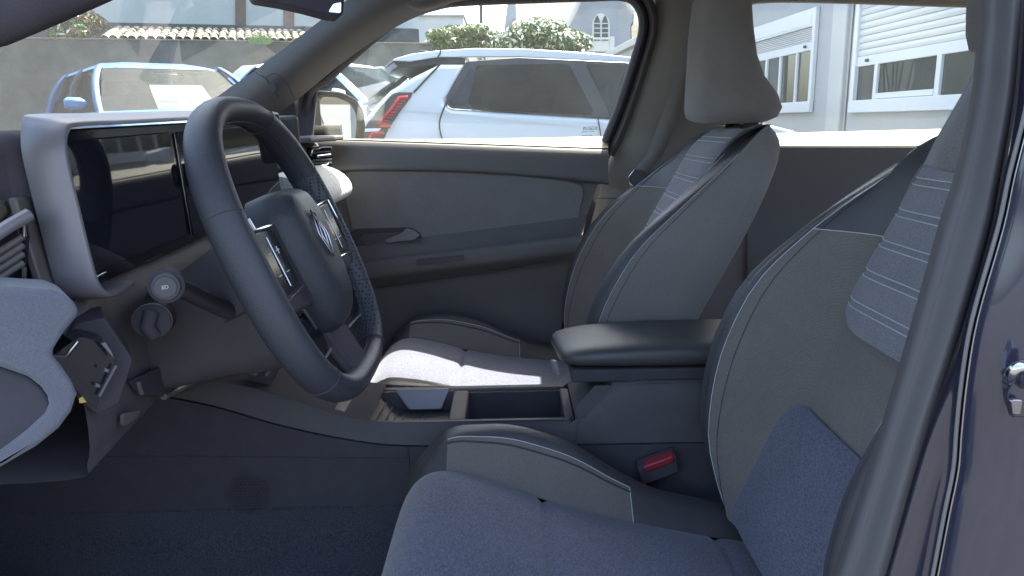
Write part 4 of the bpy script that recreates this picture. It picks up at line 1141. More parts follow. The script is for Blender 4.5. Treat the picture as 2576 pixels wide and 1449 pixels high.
    slab('rear_glass', [P(rear_b, -(wb-.08), belt), P(rear_b, (wb-.08), belt), P(roof_r-.02, (wr-.03), Hr-.02), P(roof_r-.02, -(wr-.03), Hr-.02)], V((c, s, 0))*(.006), 'car_glass_dark', root)
    # cabin: seats and shelf seen through the glass
    obox('shelf', P(wsb-.30, 0, belt-.03), V((c, s, 0))*.30, V((-s, c, 0))*(wb-.06), V((0,0,.02)), 'cabin_dark', root)
    for sg in (-1, 1):
        obox('seat', P(-.15, sg*.36, belt+.02), V((c, s, 0))*.07, V((-s, c, 0))*.22, V((0,0,.18)), 'cabin_dark', root, .05)
        obox('seat', P(-.17, sg*.36, belt+.27), V((c, s, 0))*.05, V((-s, c, 0))*.12, V((0,0,.08)), 'cabin_dark', root, .04)
    obox('bench', P(-1.05, 0, belt+.05), V((c, s, 0))*.07, V((-s, c, 0))*(wb-.12), V((0,0,.22)), 'cabin_dark', root, .05)
    obox('inner_mirror', P(roof_f+.10, 0, Hr-.12), V((c, s, 0))*.015, V((-s, c, 0))*.11, V((0,0,.035)), 'car_black', root, .01)
    return root, P

# blue car facing us, seen through the windscreen
bo = at(432,250,7.7); bo.z = 0.10
bdir = math.atan2(-bo.y, -bo.x) + math.radians(16)
bcx = V((math.cos(bdir), math.sin(bdir), 0))
ORG = V((bo.x, bo.y, .16)) - bcx*.55
blue, BP = make_car('parked_car', ORG, bdir, 'blue_paint', 'pale blue car facing us, seen through the windscreen, paper sheets behind its glass', L=4.3, Wd=1.74, H=1.66, belt=1.14, wsb=1.0, roof_f=.35, dark=True)
# sheets lying behind the blue windscreen
def ws_pt(t, y, off=-.03):
    a, b = BP(1.0, y, 1.12), BP(.37, y*.8, 1.59)
    return a*(1-t) + b*t + bcx*off
for i, (y0, y1) in enumerate(((-.24,.04),(.045,.34))):
    sh_ = slab('paper_sheet', [ws_pt(.10, y0), ws_pt(.10, y1), ws_pt(.60, y1), ws_pt(.60, y0)], V((0,0,.002)), 'paper')
    tag(sh_, ('left' if i == 0 else 'right') + ' one of two white printed sheets behind the blue car windscreen', 'paper sheet', 'printed sheets in the blue car')
    for t0, t1, m_ in ((.22,.27,'paper_ink'),(.12,.15,'paper_ink')):
        slab('print', [ws_pt(t0, y0+.04, -.026), ws_pt(t0, y1-.06, -.026), ws_pt(t1, y1-.06, -.026), ws_pt(t1, y0+.04, -.026)], V((0,0,.0005)), m_, sh_)
# silver hatch behind the white one
pslope = fgrid('parking_slope', lambda x, y: V((x, y, .004 + .30*min(1.0, max(0.0, (y-5.0)/3.3)))), lin(-16, .0, 9), [5.0, 6.0, 7.0, 8.3, 9.5, 12.6], 'asphalt')
tag(pslope, kind='structure')
silver, _ = make_car('parked_car', V((-2.06, 9.33, .31)), math.radians(-25), 'silver_paint', 'pale silver car half hidden behind the white one and the door mirror', L=3.7, H=1.60, belt=1.08, wsb=.95, roof_f=.20, roof_r=-.90, rear_b=-1.35)

# ------------------------------------------------------------------ white SUV beside us
PSI = math.radians(15)
A = V((math.cos(PSI), math.sin(PSI), 0)); NRM = V((math.sin(PSI), -math.cos(PSI), 0)); INW = -NRM
P0 = at(1250,290,5.9)
suv = empty('parked_suv', (P0.x+.6, P0.y+1.2, 0), 'white car parked beside us with red slatted tail light and dark windows', 'car', 'cars parked around us')
WID = 1.86
def sp(px, py, off=0.0): return atp(px, py, P0 + INW*off, NRM) 
def g(px, py, inw=0.0):
    p = sp(px, py)
    return p + INW*inw
def prism(nm, pts, m, parent, inset=0.0, bevel=.05, seg=3, far_in=None, sharp=40):
    """pts: (px, py, inward offset); closed side outline carried across the car's width"""
    near = [sp(x, y) + INW*o for x, y, o in pts]
    far = [sp(x, y) + INW*(WID-o-max(0, 1070-x)*.010) for x, y, o in pts]
    n = len(pts)
    vs = near + far
    fs = [tuple(range(n)), tuple(range(2*n-1, n-1, -1))] + [(i, i+n, (i+1) % n+n, (i+1) % n) for i in range(n)]
    return mk(nm, vs, fs, m, parent, True, sharp, bevel=bevel, seg=seg, clean=True)
zg = lambda px: atp(px, 290, P0, NRM)
# lower body outline in the side plane; the bottom is taken down to sill height
def low(px, z):
    p = zg(px); return V((p.x, p.y, z))
body_pts = [sp(1112,159), sp(1179,159), sp(1150,205), sp(1122,250), sp(1121,262), sp(1137,274), sp(1245,281), sp(1526,298), sp(1720,308), sp(1850,303), sp(1930,312), sp(2005,330), low(2030,.85), low(2036,.62), low(2015,.35), low(960,.35), low(905,.55), low(884,.75), sp(884,362), sp(906,318), sp(950,264), sp(985,228), sp(1045,192)]
near = [p + INW*(.0 if p.z < 1.2 else (p.z-1.2)*.28) for p in body_pts]
far = [p + INW*(WID - (.0 if p.z < 1.2 else (p.z-1.2)*.28)) for p in body_pts]
# nose and tail taper in plan
n = len(near)
vs = near + far
fs = [tuple(range(n)), tuple(range(2*n-1, n-1, -1))] + [(i, i+n, (i+1) % n+n, (i+1) % n) for i in range(n)]
sbody = mk('body', vs, fs, 'white_paint_car', suv, True, 40, bevel=.035, seg=3, clean=True)
# roof with spoiler
rp = [(992,148),(1000,142),(1043,130),(1117,121),(1212,115.5),(1347,118),(1515,129),(1640,142),(1730,165),(1700,166),(1583,152),(1313,139),(1110,139),(1040,150)]
sroof = prism('roof', [(x, y, .17) for x, y in rp], 'white_paint_car', suv, bevel=.022)
prism('spoiler_underside', [(996,149,.20),(1040,151,.20),(1110,140,.19),(1185,140,.19),(1180,158,.17),(1110,159,.17),(1050,164,.20),(1012,164,.22)], 'car_black', suv, bevel=.01)
# dark glass band along the side
inw = .10
def sg_(px, py, k=0.0):
    p = sp(px, py); return p + INW*(max(0, (p.z-1.2))*.28 - .020 + k)
band = [(1181,152),(1313,141),(1583,154),(1690,166),(1790,230),(1850,298),(1526,297),(1400,290),(1245,280),(1140,273),(1124,262),(1124,250),(1150,205)]
slab('window_band', [sg_(x, y, .02) for x, y in band], INW*.05, 'car_black', suv, .004)
slab('rear_side_glass', rpoly([sg_(1205,162,.008), sg_(1440,158,.008), sg_(1495,287,.008), sg_(1260,277,.008), sg_(1192,270,.008), sg_(1180,255,.008)], .08), INW*.008, 'car_glass_dark', suv)
slab('quarter_glass', rpoly([sg_(1190,168,.007), sg_(1200,180,.007), sg_(1176,262,.007), sg_(1138,264,.007), sg_(1132,252,.007)], .1), INW*.008, 'screen_glass', suv)
slab('front_side_glass', rpoly([sg_(1486,158,.008), sg_(1585,160,.008), sg_(1690,172,.008), sg_(1790,240,.008), sg_(1838,292,.008), sg_(1536,292,.008)], .05), INW*.008, 'car_glass', suv)
for nm, a, b in (('door_seam',(1112,160),(1042,232)), ):
    tube(nm, [sg_(*a, .008), sg_(1085,187,.006), sg_(*b, .009)], .008, 'car_black', suv, 6)
tube('door_seam', [sg_(1121,262,.008), sg_(1106,300,.008), sg_(1106,330,.008), sg_(1118,372,.008), sg_(1135,430,.008)], .006, 'car_black', suv, 6, n=4)
tube('door_seam', [sg_(1502,296,.008), sg_(1508,330,.008), sg_(1514,380,.008)], .005, 'car_black', suv, 6)
tube('door_seam', [sp(1117,121)+INW*.158, sp(1116,130)+INW*.158, sp(1110,139)+INW*.165], .006, 'car_black', suv, 6)
# tail light: dark lens with red slats
lens = [(988,236),(1004,231),(1040,231),(1034,245),(1006,281),(976,326),(962,356),(955,375),(880,375),(898,350),(926,308),(956,270)]
tl = slab('tail_light', [sg_(x, y, .0) for x, y in lens], INW*.05, 'car_black', suv, .006)
def tlp(px, py): return sg_(px, py, -.006)
def bar(a, b, r): tube('red_bar', [tlp(*a), tlp(*b)], r, 'tail_red', tl, 8)
tube('red_bar', [tlp(1026,245), tlp(1006,246), tlp(952,313), tlp(958,318), tlp(980,318)], .016, 'tail_red', tl, 8)
tube('red_bar', [tlp(964,335), tlp(936,335), tlp(914,372)], .016, 'tail_red', tl, 8)
for k in range(9):
    t = k/8.0
    x, y = 1000-46*t, 254+57*t
    bar((x-8, y+1), (x-1, y), .006)
    bar((x+6, y+1), (x+20-4*t, y), .006)
for k in range(5):
    t = k/4.0
    x, y = 934-20*t, 340+30*t
    bar((x-9, y+1), (x-1, y), .006)
    bar((x+5, y+1), (x+21, y), .006)
slab('clear_lamp', [tlp(907+8,324), tlp(952+8,322), tlp(945+6,331), tlp(905+4,332)], INW*.02, 'tail_clear', tl, .003)
# rear hatch glass and wiper on the tail
def tailp(px, py, w):  # point on the tail edge carried across the width
    return sp(px, py) + INW*w
slab('rear_glass', [tailp(1040,190,.28), tailp(958,252,.22), tailp(958,252,WID-.25), tailp(1040,190,WID-.3)], -A*.03+V((0,0,.02)), 'car_glass_dark', suv)
obox('fin_antenna', sp(1122,113)+INW*.9, A*.13, INW*.018, V((0,0,.02)), 'car_black', suv, .01)
slab('antenna_fin', [sp(1098,118)+INW*.85, sp(1096,98)+INW*.85, sp(1118,101)+INW*.85, sp(1150,114)+INW*.85, sp(1156,118)+INW*.85], INW*.05, 'car_black', suv, .012)
# door mirror, wheels, cabin of the SUV
loft('mirror', [[sp(1800+dx, 290+dz) + NRM*w for dx, dz in ((-25*k,-22*k),(25*k,-18*k),(28*k,14*k),(-25*k,16*k))] for w, k in ((.02,.4),(.08,1),(.18,1),(.22,.7))], 'white_paint_car', suv, bevel=.015)
for px in (1120, 1830):
    p = zg(px)
    for o0 in (-.005, WID-.2):
        wc = V((p.x, p.y, .34)) + INW*o0
        wh = cyl('wheel', wc, wc + INW*.21, .34, .34, 'tyre', suv, 24, bevel=.02)
        cyl('rim', wc - INW*.006, wc + INW*.05, .22, .22, 'rim_metal', wh, 16)
for px in (1340, 1560):
    p = sp(px, 262)
    for w in (.50, 1.35):
        obox('seat', p + INW*w + V((0,0,-.15)), A*.07, INW*.22, V((0,0,.28)), 'cabin_dark', suv, .05)
obox('cabin_floor', sp(1380,330)+INW*.93+V((0,0,-.3)), A*1.3, INW*.75, V((0,0,.02)), 'cabin_dark', suv)
sw_c = sp(1525,265)+INW*.45
tube('steering_wheel', [sw_c + INW*.17*math.cos(a) + V((0,0,.17*math.sin(a))) + A*.06*math.sin(a) for a in lin(0, 2*math.pi, 25)[:-1]], .017, 'silver_paint', suv, 8, closed=True)
# tail light on the far corner, number plate
slab('plate', [tailp(884,372,.65), tailp(884,372,1.2), tailp(884,372,1.2)+V((0,0,-.11)), tailp(884,372,.65)+V((0,0,-.11))], -A*.015, 'paper', suv)

# ------------------------------------------------------------------ garden wall with its tile coping
W0, W1 = V((-9.5, 9.6, 0)), V((-1.2, 12.35, 0))
wd = (W1-W0).normalized(); wn_ = V((wd.y, -wd.x, 0))
if wn_.y > 0: wn_ = -wn_
wback = -wn_
def walltop(px, py):
    d = ray(px, py); n = wn_
    o = V((0,0,CAMH)); t = (W0-o).dot(n)/d.dot(n); return o + d*t
zl, zr = walltop(150,97).z, walltop(985,116).z
ztop = (zl+zr)/2
gw = slab('garden_wall', [W0, W1, V((W1.x, W1.y, ztop)), V((W0.x, W0.y, ztop))], wback*.22, 'concrete_wall', None, .01)
tag(gw, 'long dark grey rendered garden wall behind the parked cars, tiles along its top', 'wall')
slab('wall_cap', [W0 + V((0,0,ztop)) + wn_*.02, W1 + V((0,0,ztop)) + wn_*.02, W1 + V((0,0,ztop)) + wback*.24, W0 + V((0,0,ztop)) + wback*.24], V((0,0,.03)), 'concrete_wall', gw, .006)
# canal tiles on the lean-to behind the wall
s0 = (walltop(262,95)-W0).dot(wd); s1 = (walltop(800,118)-W0).dot(wd)
pitch_ = .120; depth_ = .27; slope = math.tan(math.radians(11.5))
ncol = int((s1-s0)/pitch_)
def tile_mesh(rad, length, m):
    vs, fs = [], []
    K_ = 6
    for i in range(2):
        for th in (rad, rad-.012):
            for k in range(K_+1):
                a = math.pi*k/K_
                rr = th*(1.0 if i == 0 else .86)
                vs.append(V((rr*math.cos(a), i*length, rr*math.sin(a)*.85)))
    n = K_+1
    for k in range(K_):
        fs += [(k, k+1, 2*n+k+1, 2*n+k), (n+k, 3*n+k, 3*n+k+1, n+k+1), (k, n+k, n+k+1, k+1)]
    me = bpy.data.meshes.new('tile'); me.from_pydata([tuple(v) for v in vs], [], fs); me.materials.append(MATS[m]); me.shade_smooth(); me.set_sharp_from_angle(angle=.8)
    return me
tms = [tile_mesh(.058, .34, m) for m in ('clay', 'clay_b', 'clay_c')]
rot = Matrix((( wd.x, wback.x, 0), (wd.y, wback.y, 0), (0, 0, 1))).to_4x4()
tilt = Matrix.Rotation(math.atan(slope), 4, 'X')
for r in range(5):
    for i in range(ncol):
        s = s0 + i*pitch_ + random.uniform(-.012, .012)
        p = W0 + wd*s + wback*(.02 + r*depth_) + V((0, 0, ztop + .035 + r*depth_*slope + r*.004))
        t = bpy.data.objects.new('tile', random.choice(tms)); sc.collection.objects.link(t)
        t.parent = gw
        t.matrix_world = Matrix.Translation(p) @ rot @ tilt @ Matrix.Rotation(random.uniform(-.05, .05), 4, 'Z')
slab('tile_bed', [W0 + wd*s0 + V((0,0,ztop+.02)), W0 + wd*s1 + V((0,0,ztop+.02)), W0 + wd*s1 + wback*1.4 + V((0,0,ztop+.02+1.4*slope)), W0 + wd*s0 + wback*1.4 + V((0,0,ztop+.02+1.4*slope))], V((0,0,-.03)), 'clay_c', gw)

# ------------------------------------------------------------------ half-timbered house behind the wall
HW0, HWn = W0 + wback*3.2, wn_
def hp3(px, py, off=0): return atp(px, py, HW0 + wn_*off, HWn)
house = empty('timbered_house', (-5.5, 15.5, 0), 'white plastered house with brown timber posts above the tiled wall', 'house')
hz0, hz1 = hp3(400,60).z, hp3(400,-420).z
a_, b_ = HW0 - wd*3, HW0 + wd*9.2
slab('wall', [V((a_.x,a_.y,hz0)), V((b_.x,b_.y,hz0)), V((b_.x,b_.y,hz1)), V((a_.x,a_.y,hz1))], wback*5, 'plaster', house, .01)
slab('plinth', [V((a_.x,a_.y,0))+wn_*.05, V((b_.x,b_.y,0))+wn_*.05, V((b_.x,b_.y,hz0))+wn_*.05, V((a_.x,a_.y,hz0))+wn_*.05], wback*4.9, 'plinth_dark', house, .01)
for x0, x1, yb in ((592,618,-1),(713,740,-1),(300,326,-300)):
    if yb == -300: continue
    slab('timber_post', [hp3(x0,66,.03), hp3(x1,67,.03), hp3(x1,-400,.03), hp3(x0,-400,.03)], wback*.06, 'timber', house, .01)
slab('timber_sill', [hp3(120,-90,.03), hp3(900,-90,.03), hp3(900,-120,.03), hp3(120,-120,.03)], wback*.06, 'timber', house, .01)
slab('roof', [a_ + V((0,0,hz1)) + wn_*.5, b_ + V((0,0,hz1)) + wn_*.5, b_ + V((0,0,hz1+2.2)) + wback*2.6, a_ + V((0,0,hz1+2.2)) + wback*2.6], V((0,0,.12)), 'clay_c', house)

# ------------------------------------------------------------------ plants
def leaves(name, centre, rad, n, size, mats_, parent, up=0.4, shell=.55, seed=1):
    rnd = random.Random(seed)
    vs, fs, fm = [], [], []
    lobes = [(V((rnd.uniform(-.75,.75)*rad.x, rnd.uniform(-.75,.75)*rad.y, rnd.uniform(-.55,.75)*rad.z)), rnd.uniform(.28,.5)) for _ in range(14)]
    for i in range(n):
        lc, ls = rnd.choice(lobes)
        d = V((rnd.gauss(0,1), rnd.gauss(0,1), rnd.gauss(0,1))).normalized()*(rnd.random()**.4)
        p = centre + lc + V((d.x*rad.x*ls*1.3, d.y*rad.y*ls*1.3, d.z*rad.z*ls*1.3))
        nrm = (d + V((rnd.uniform(-.7,.7), rnd.uniform(-.7,.7), rnd.uniform(-.2,.9)+up))).normalized()
        t = nrm.cross(V((rnd.uniform(-1,1), rnd.uniform(-1,1), rnd.uniform(-1,1)))).normalized()
        b = nrm.cross(t)
        l, w = size*rnd.uniform(.7,1.35), size*rnd.uniform(.28,.42)
        o = len(vs)
        vs += [p - t*l*.5, p + b*w*.5 + nrm*.1*l, p + t*l*.5, p - b*w*.5 + nrm*.1*l]
        fs += [(o, o+1, o+2, o+3)]
        fm.append(rnd.choices(range(len(mats_)), weights=[1.0/(k+1) for k in range(len(mats_))])[0])
    return mk(name, vs, fs, None, parent, False, mats=mats_, fm=fm)
def shrub(nm, px0, px1, pytop, pybot, Y, label, mats_, n=2600, size=.10, seed=1, depth=None, cat='shrub'):
    a, b, c, d = at(px0, (pytop+pybot)/2, Y), at(px1, (pytop+pybot)/2, Y), at((px0+px1)/2, pytop, Y), at((px0+px1)/2, pybot, Y)
    cx_, hw_ = (a.x+b.x)/2, abs(b.x-a.x)/2
    zc, hh = (c.z+d.z)/2, abs(c.z-d.z)/2
    root = empty(nm, (cx_, Y, 0), label, cat, 'shrubs behind the car park')
    leaves('foliage', V((cx_, Y, zc)), V((hw_*.85, depth or hw_*.6, hh*.95)), n, size, mats_, root, seed=seed)
    rnd = random.Random(seed)
    for k in range(6):
        e = V((cx_ + rnd.uniform(-.7,.7)*hw_, Y + rnd.uniform(-.3,.3), zc + rnd.uniform(-.3,.8)*hh))
        tube('stem', [V((cx_ + rnd.uniform(-.1,.1), Y, 0.0)), V((cx_*.5+e.x*.5, Y, e.z*.5)), e], [.03,.02,.01], 'bark', root, 6)
    return root
ph = shrub('photinia_shrub', 100, 255, 22, 112, 11.9, 'leafy shrub with reddish tips growing over the left end of the wall', ['leaf_b', 'leaf_c', 'leaf_a', 'leaf_red', 'blossom'], 5200, .13, 3, .45)
tw = [at(236,60,11.9), at(234,45,11.9), at(231,28,11.9)]
tube('twig', tw, .008, 'leaf_red', ph, 5)
for a, b in (((234,46),(222,38)), ((234,46),(246,36)), ((232,34),(228,22)), ((232,34),(238,30))):
    p, q = at(*a, 11.9), at(*b, 11.9); m_ = (p+q)/2 + V((0,0,.02))
    slab('red_leaf', [p, m_+V((.02,0,.015)), q, m_-V((.02,0,.015))], (0,.006,0), 'leaf_red', ph)
# grass tuft on the coping
gt = at(654,112,11.25)
vs, fs = [], []
rnd = random.Random(5)
for k in range(160):
    p = gt + V((rnd.uniform(-.14,.14), rnd.uniform(-.05,.05), 0)); l = rnd.uniform(.08,.22); dx = rnd.uniform(-.10,.10)
    o = len(vs); vs += [p - V((.006,0,0)), p + V((.006,0,0)), p + V((dx, rnd.uniform(-.04,.04), l))]; fs.append((o, o+1, o+2))
tag(mk('grass_tuft', vs, fs, 'leaf_b', None, False), 'green grass tuft sprouting on the tiles near the windscreen pillar', 'grass')
shrub('flowering_shrub', 1055, 1245, 66, 125, 13.0, 'light green shrub with yellow flowers behind the white car roof fin', ['leaf_b', 'leaf_c', 'leaf_a', 'blossom'], 3600, .11, 11, .6)
shrub('flowering_shrub', 1245, 1495, 58, 132, 12.5, 'dense dark shrub covered in pale blossoms in front of the stone house', ['leaf_a', 'blossom', 'leaf_a', 'blossom', 'leaf_b'], 5200, .12, 12, .8)
hd = shrub('low_hedge', 1060, 1330, 98, 128, 14.0, 'low green hedge running between the two flowering shrubs', ['leaf_a', 'leaf_b'], 2600, .12, 13, .6, cat='hedge')

# ------------------------------------------------------------------ buildings beyond
FY = 34.0
def fp(px, py, Y=FY): return at(px, py, Y)
sh2 = empty('stone_house', (at(1450,100,FY).x, FY+3, 0), 'grey stone house with arched gothic window, balcony and pale tiled roof', 'house')
gz = 0.0
gab = [(1436,130),(1432,60),(1444,40),(1452,0),(1510,-70),(1575,0),(1592,35),(1592,55),(1586,64),(1588,130)]
slab('wall', [fp(x, y) for x, y in gab[:1]] + [fp(x, y) for x, y in gab[1:]], (0,5,0), 'stone_grey', sh2, .02)
slab('lower_wall', [V((fp(1290,130).x, FY+.02, 0)), V((fp(1640,130).x, FY+.02, 0)), fp(1640,118,FY+.02), fp(1290,118,FY+.02)], (0,4.9,0), 'stone_grey', sh2)
slab('roof', [fp(1294,112,FY-.3), fp(1288,60,FY-.3)+V((0,.6,0)), fp(1300,10)+V((0,2.2,0)), fp(1318,-70)+V((0,4.5,0)), fp(1500,-70)+V((0,4.5,0)), fp(1446,15)+V((0,.9,0)), fp(1420,75,FY-.3), fp(1416,112,FY-.3)], (0,.25,.1), 'stone_roof', sh2)
slab('side_roof', [fp(1576,0)+V((0,.5,0)), fp(1594,36), fp(1593,58), fp(1587,66), fp(1590,125), fp(1700,125), fp(1700,-60)+V((0,4,0)), fp(1560,-60)+V((0,4,0))], (0,.25,.1), 'stone_roof', sh2)
tube('verge', [fp(1508,-80,FY-.25), fp(1462,-10,FY-.25), fp(1440,38,FY-.25), fp(1422,72,FY-.25), fp(1416,108,FY-.25)], .11, 'stone_pale', sh2, 6)
tube('verge', [fp(1508,-80,FY-.25), fp(1560,-20,FY-.25), fp(1594,34,FY-.25)], .11, 'stone_pale', sh2, 6)
# arched window: surround, two lights, muntins
arch = [(1489,108),(1489,62),(1492,48),(1500,37),(1511,33),(1522,37),(1531,48),(1534,62),(1534,108)]
fr_ = slab('window', [fp(x, y, FY-.06) for x, y in arch], (0,.1,0), 'stone_pale', sh2, .01)
for x0, x1 in ((1494,1509),(1514,1529)):
    lite = [(x0,102),(x0,56),(x0+(x1-x0)*.25,44),((x0+x1)/2,39),(x1-(x1-x0)*.25,44),(x1,56),(x1,102)]
    slab('pane', [fp(x, y, FY-.09) for x, y in lite], (0,.02,0), 'pane', fr_)
    slab('pane_back', [fp(x, y, FY-.066) for x, y in lite], (0,.01,0), 'dark_room', fr_)
    for yy in (58, 70, 82, 94):
        slab('muntin', [fp(x0,yy,FY-.11), fp(x1,yy,FY-.11), fp(x1,yy+2,FY-.11), fp(x0,yy+2,FY-.11)], (0,.03,0), 'stone_pale', fr_)
bal = slab('balcony', [fp(1475,104,FY-.8), fp(1545,104,FY-.8), fp(1545,130,FY-.8), fp(1475,130,FY-.8)], (0,.06,0), 'stone_pale', sh2, .02)
for x0 in (1470, 1534):
    slab('balcony_post', [fp(x0,92,FY-.85), fp(x0+11,92,FY-.85), fp(x0+11,140,FY-.85), fp(x0,140,FY-.85)], (0,.2,0), 'stone_pale', sh2, .02)
tube('balcony_rail', [fp(1481,98,FY-.8), fp(1536,98,FY-.8)], .04, 'stone_pale', sh2, 6)
# narrow grey annex left of the roof
slab('annex', [V((fp(1284,100,FY+1).x, FY+1, 0)), V((fp(1298,100,FY+1).x, FY+1, 0)), fp(1298,8,FY+1), fp(1276,8,FY+1), fp(1268,70,FY+1)], (0,3,0), 'cabin_wall', sh2, .02)
# white flat-roofed building and low block behind the hedge
fb = empty('white_building', (at(1110,80,30).x, 30, 0), 'white flat roofed building at the left of the side window', 'building')
slab('wall', [V((at(900,80,30).x,30,0)), V((at(1165,80,30).x,30,0)), at(1165,42,30), at(900,42,30)], (0,6,0), 'far_white', fb, .03)
slab('cornice', [at(900,42,29.9), at(1168,42,29.9), at(1168,36,29.9), at(900,36,29.9)], (0,6.2,0), 'cabin_wall', fb, .02)
dw = slab('door', [at(1101,110,29.95), at(1101,72,29.95), at(1126,72,29.95), at(1126,110,29.95)], (0,.04,0), 'stone_pale', fb)
slab('door_leaf', [at(1104,110,29.93), at(1104,76,29.93), at(1123,76,29.93), at(1123,110,29.93)], (0,.03,0), 'cabin_wall', dw)
lb = empty('low_building', (at(1220,90,42).x, 42, 0), 'low white building behind the dark lamp pole', 'building')
slab('wall', [V((at(1150,100,42).x,42,0)), V((at(1285,100,42).x,42,0)), at(1285,85,42), at(1150,85,42)], (0,4,0), 'far_white', lb, .03)
slab('roof', [at(1150,84,41.8), at(1288,84,41.8), at(1280,70,44), at(1150,70,44)], (0,.1,.1), 'cabin_wall', lb)
slab('window', [at(1258,107,41.95), at(1258,92,41.95), at(1272,92,41.95), at(1272,107,41.95)], (0,.03,0), 'dark_room', lb)
pl = empty('street_pole', (at(1207,100,19).x, 19, 0), 'thin dark street pole against the sky patch', 'pole')
cyl('shaft', V((at(1207,100,19).x, 19, 0)), at(1208,-60,19), .05, .04, 'pole_dark', pl, 12)
cyl('collar', V((at(1207,100,19).x, 19, 0)), V((at(1207,100,19).x, 19, .5)), .09, .08, 'pole_dark', pl, 12)

# ------------------------------------------------------------------ portable office with roller shutters on the right
cW = 4.2
pn = V((-1, -.05, 0)).normalized(); pd_ = V((-.05, 1, 0)).normalized()
PP0 = V((cW, 0, 0))
def pw(px, py, off=0.0): return atp(px, py, PP0 + pn*off, pn)
po = empty('portable_office', (cW+1.2, 8.5, 0), 'grey portable office with white roller shutters, seen through the rear side window', 'building')
ya, yb_ = 2.0, 26.0
slab('wall', [V((cW-.05*ya, ya, 0)), V((cW-.05*yb_, yb_, 0)), V((cW-.05*yb_, yb_, 3.0)), V((cW-.05*ya, ya, 3.0))], -pn*2.4, 'cabin_wall', po, .01)
slab('eave', [V((cW-.05*ya, ya, 2.95))+pn*.12, V((cW-.05*yb_, yb_, 2.95))+pn*.12, V((cW-.05*yb_, yb_, 3.12))+pn*.12, V((cW-.05*ya, ya, 3.12))+pn*.12], -pn*2.6, 'cabin_post', po, .01)
for x0, x1 in ((2076,2110),):
    c0, c1 = pw(x0,280,.05), pw(x1,280,.05)
    slab('corner_post', [V((c0.x,c0.y,0)), V((c1.x,c1.y,0)), V((c1.x,c1.y,2.95)), V((c0.x,c0.y,2.95))], -pn*.06, 'cabin_post', po, .015)
c0 = pw(2128,280,.008)
slab('panel_joint', [V((c0.x,c0.y,0)), V((c0.x,c0.y,2.95)), V((c0.x,c0.y,2.95))+pd_*.02, V((c0.x,c0.y,0))+pd_*.02], -pn*.02, 'dark_room', po)
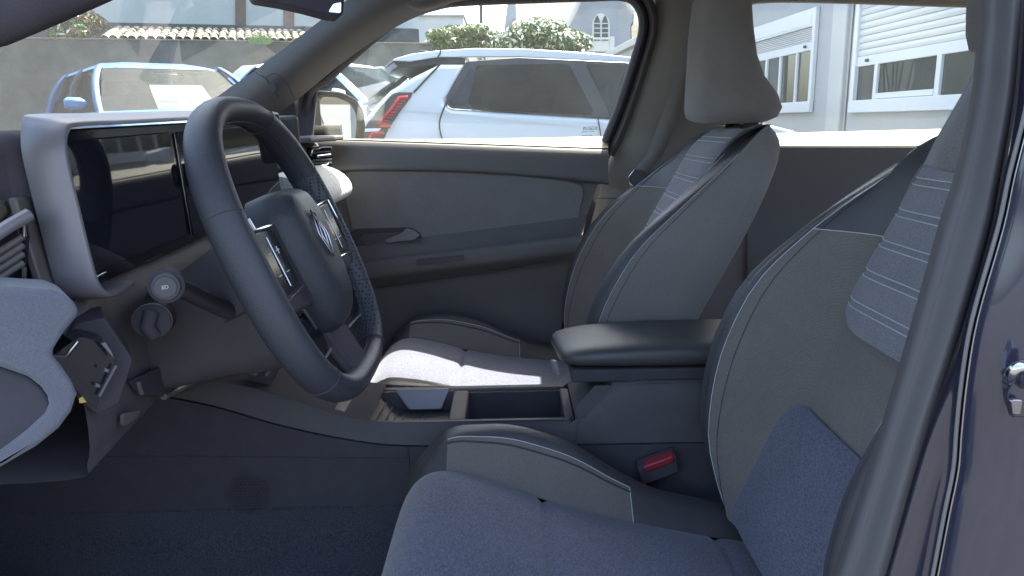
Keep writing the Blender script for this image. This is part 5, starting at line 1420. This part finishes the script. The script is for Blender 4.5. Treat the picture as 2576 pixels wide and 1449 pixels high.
def shutter_window(xl, xr, zt, zb, box_h, z_sh, label, mull, nsl):
    """xl/xr: left and right pixel of the frame at sill height"""
    L_, R_ = pw(xl, 282), pw(xr, 282)
    def q(s, z, off): 
        p = L_*(1-s) + R_*s; return V((p.x, p.y, z)) + pn*off
    wlen = (R_-L_).length; fs_ = .075/wlen
    w = slab('window', [q(0,zb,.05), q(1,zb,.05), q(1,zt,.05), q(0,zt,.05)], -pn*.04, 'white_pvc', po, .006) if False else None
    root = slab('window', [q(0,zb,.06), q(1,zb,.06), q(1,zb+.13,.06), q(0,zb+.13,.06)], -pn*.05, 'white_pvc', po, .006, label=label)
    slab('frame', [q(0,zb+.13,.055), q(fs_,zb+.13,.055), q(fs_,zt,.055), q(0,zt,.055)], -pn*.05, 'white_pvc', root, .006)
    slab('frame', [q(1-fs_,zb+.13,.055), q(1,zb+.13,.055), q(1,zt,.055), q(1-fs_,zt,.055)], -pn*.05, 'white_pvc', root, .006)
    slab('shutter_box', [q(fs_,zt-box_h,.05), q(1-fs_,zt-box_h,.05), q(1-fs_,zt,.05), q(fs_,zt,.05)], -pn*.05, 'white_pvc', root, .006)
    slab('box_lid', [q(fs_*1.6,zt-box_h+.03,.056), q(1-fs_*1.6,zt-box_h+.03,.056), q(1-fs_*1.6,zt-.07,.056), q(fs_*1.6,zt-.07,.056)], -pn*.01, 'white_pvc', root, .003)
    # slats
    zsl = zt - box_h - .005
    hs = (zsl - z_sh - .10)/nsl
    for k in range(nsl):
        za = zsl - k*hs
        secs = [[q(sx, za - hs*.02, .012), q(sx, za - hs*.25, .026), q(sx, za - hs*.60, .028), q(sx, za - hs*.93, .012), q(sx, za - hs*.93, .004), q(sx, za - hs*.02, .004)] for sx in (fs_, 1-fs_)]
        loft('slat', secs, 'shutter_slat', root, sharp=40)
    slab('bottom_bar', [q(fs_,z_sh,.032), q(1-fs_,z_sh,.032), q(1-fs_,z_sh+.10,.032), q(fs_,z_sh+.10,.032)], -pn*.03, 'white_pvc', root, .005)
    for sx in (.12, .88):
        p = q(sx, z_sh+.05, .035); cyl('stop', p, p + pn*.03, .018, .016, 'pole_dark', root, 12)
    slab('reveal', [q(fs_,zb+.13,-.02), q(1-fs_,zb+.13,-.02), q(1-fs_,z_sh,-.02), q(fs_,z_sh,-.02)], pn*.004, 'dark_room', root)
    slab('pane', [q(fs_,zb+.13,.004), q(1-fs_,zb+.13,.004), q(1-fs_,z_sh+.02,.004), q(fs_,z_sh+.02,.004)], pn*.004, 'pane', root)
    for s_, wdt in mull:
        slab('mullion', [q(s_-wdt,zb+.13,.034), q(s_+wdt,zb+.13,.034), q(s_+wdt,z_sh+.02,.034), q(s_-wdt,z_sh+.02,.034)], -pn*.03, 'white_pvc', root, .004)
    return q
def zat(px, py): return pw(px, py).z
zt1, zs1, zb1 = zat(2065,16), zat(2036,128), zat(2043,282)
shutter_window(1884, 2046, zt1, zb1, zt1-zat(2050,66), zs1, 'shuttered window with three thin mullions, left of the grey post', [(.30,.014),(.52,.012),(.76,.010)], 7)
zs2, zb2 = zat(2180,166), zat(2150,284)
q2 = shutter_window(2144, 2560, zs2+1.05, zb2, .32, zs2, 'wide shuttered window with sliding sash, right of the grey post', [(.185,.012),(.60,.014)], 9)
for (s0_, s1_, z0_, z1_) in ((.20,.585,zb2+.135,zb2+.19),):
    slab('sash_rail', [q2(s0_,z0_,.038), q2(s1_,z0_,.038), q2(s1_,z1_,.038), q2(s0_,z1_,.038)], -pn*.03, 'white_pvc', po, .004)
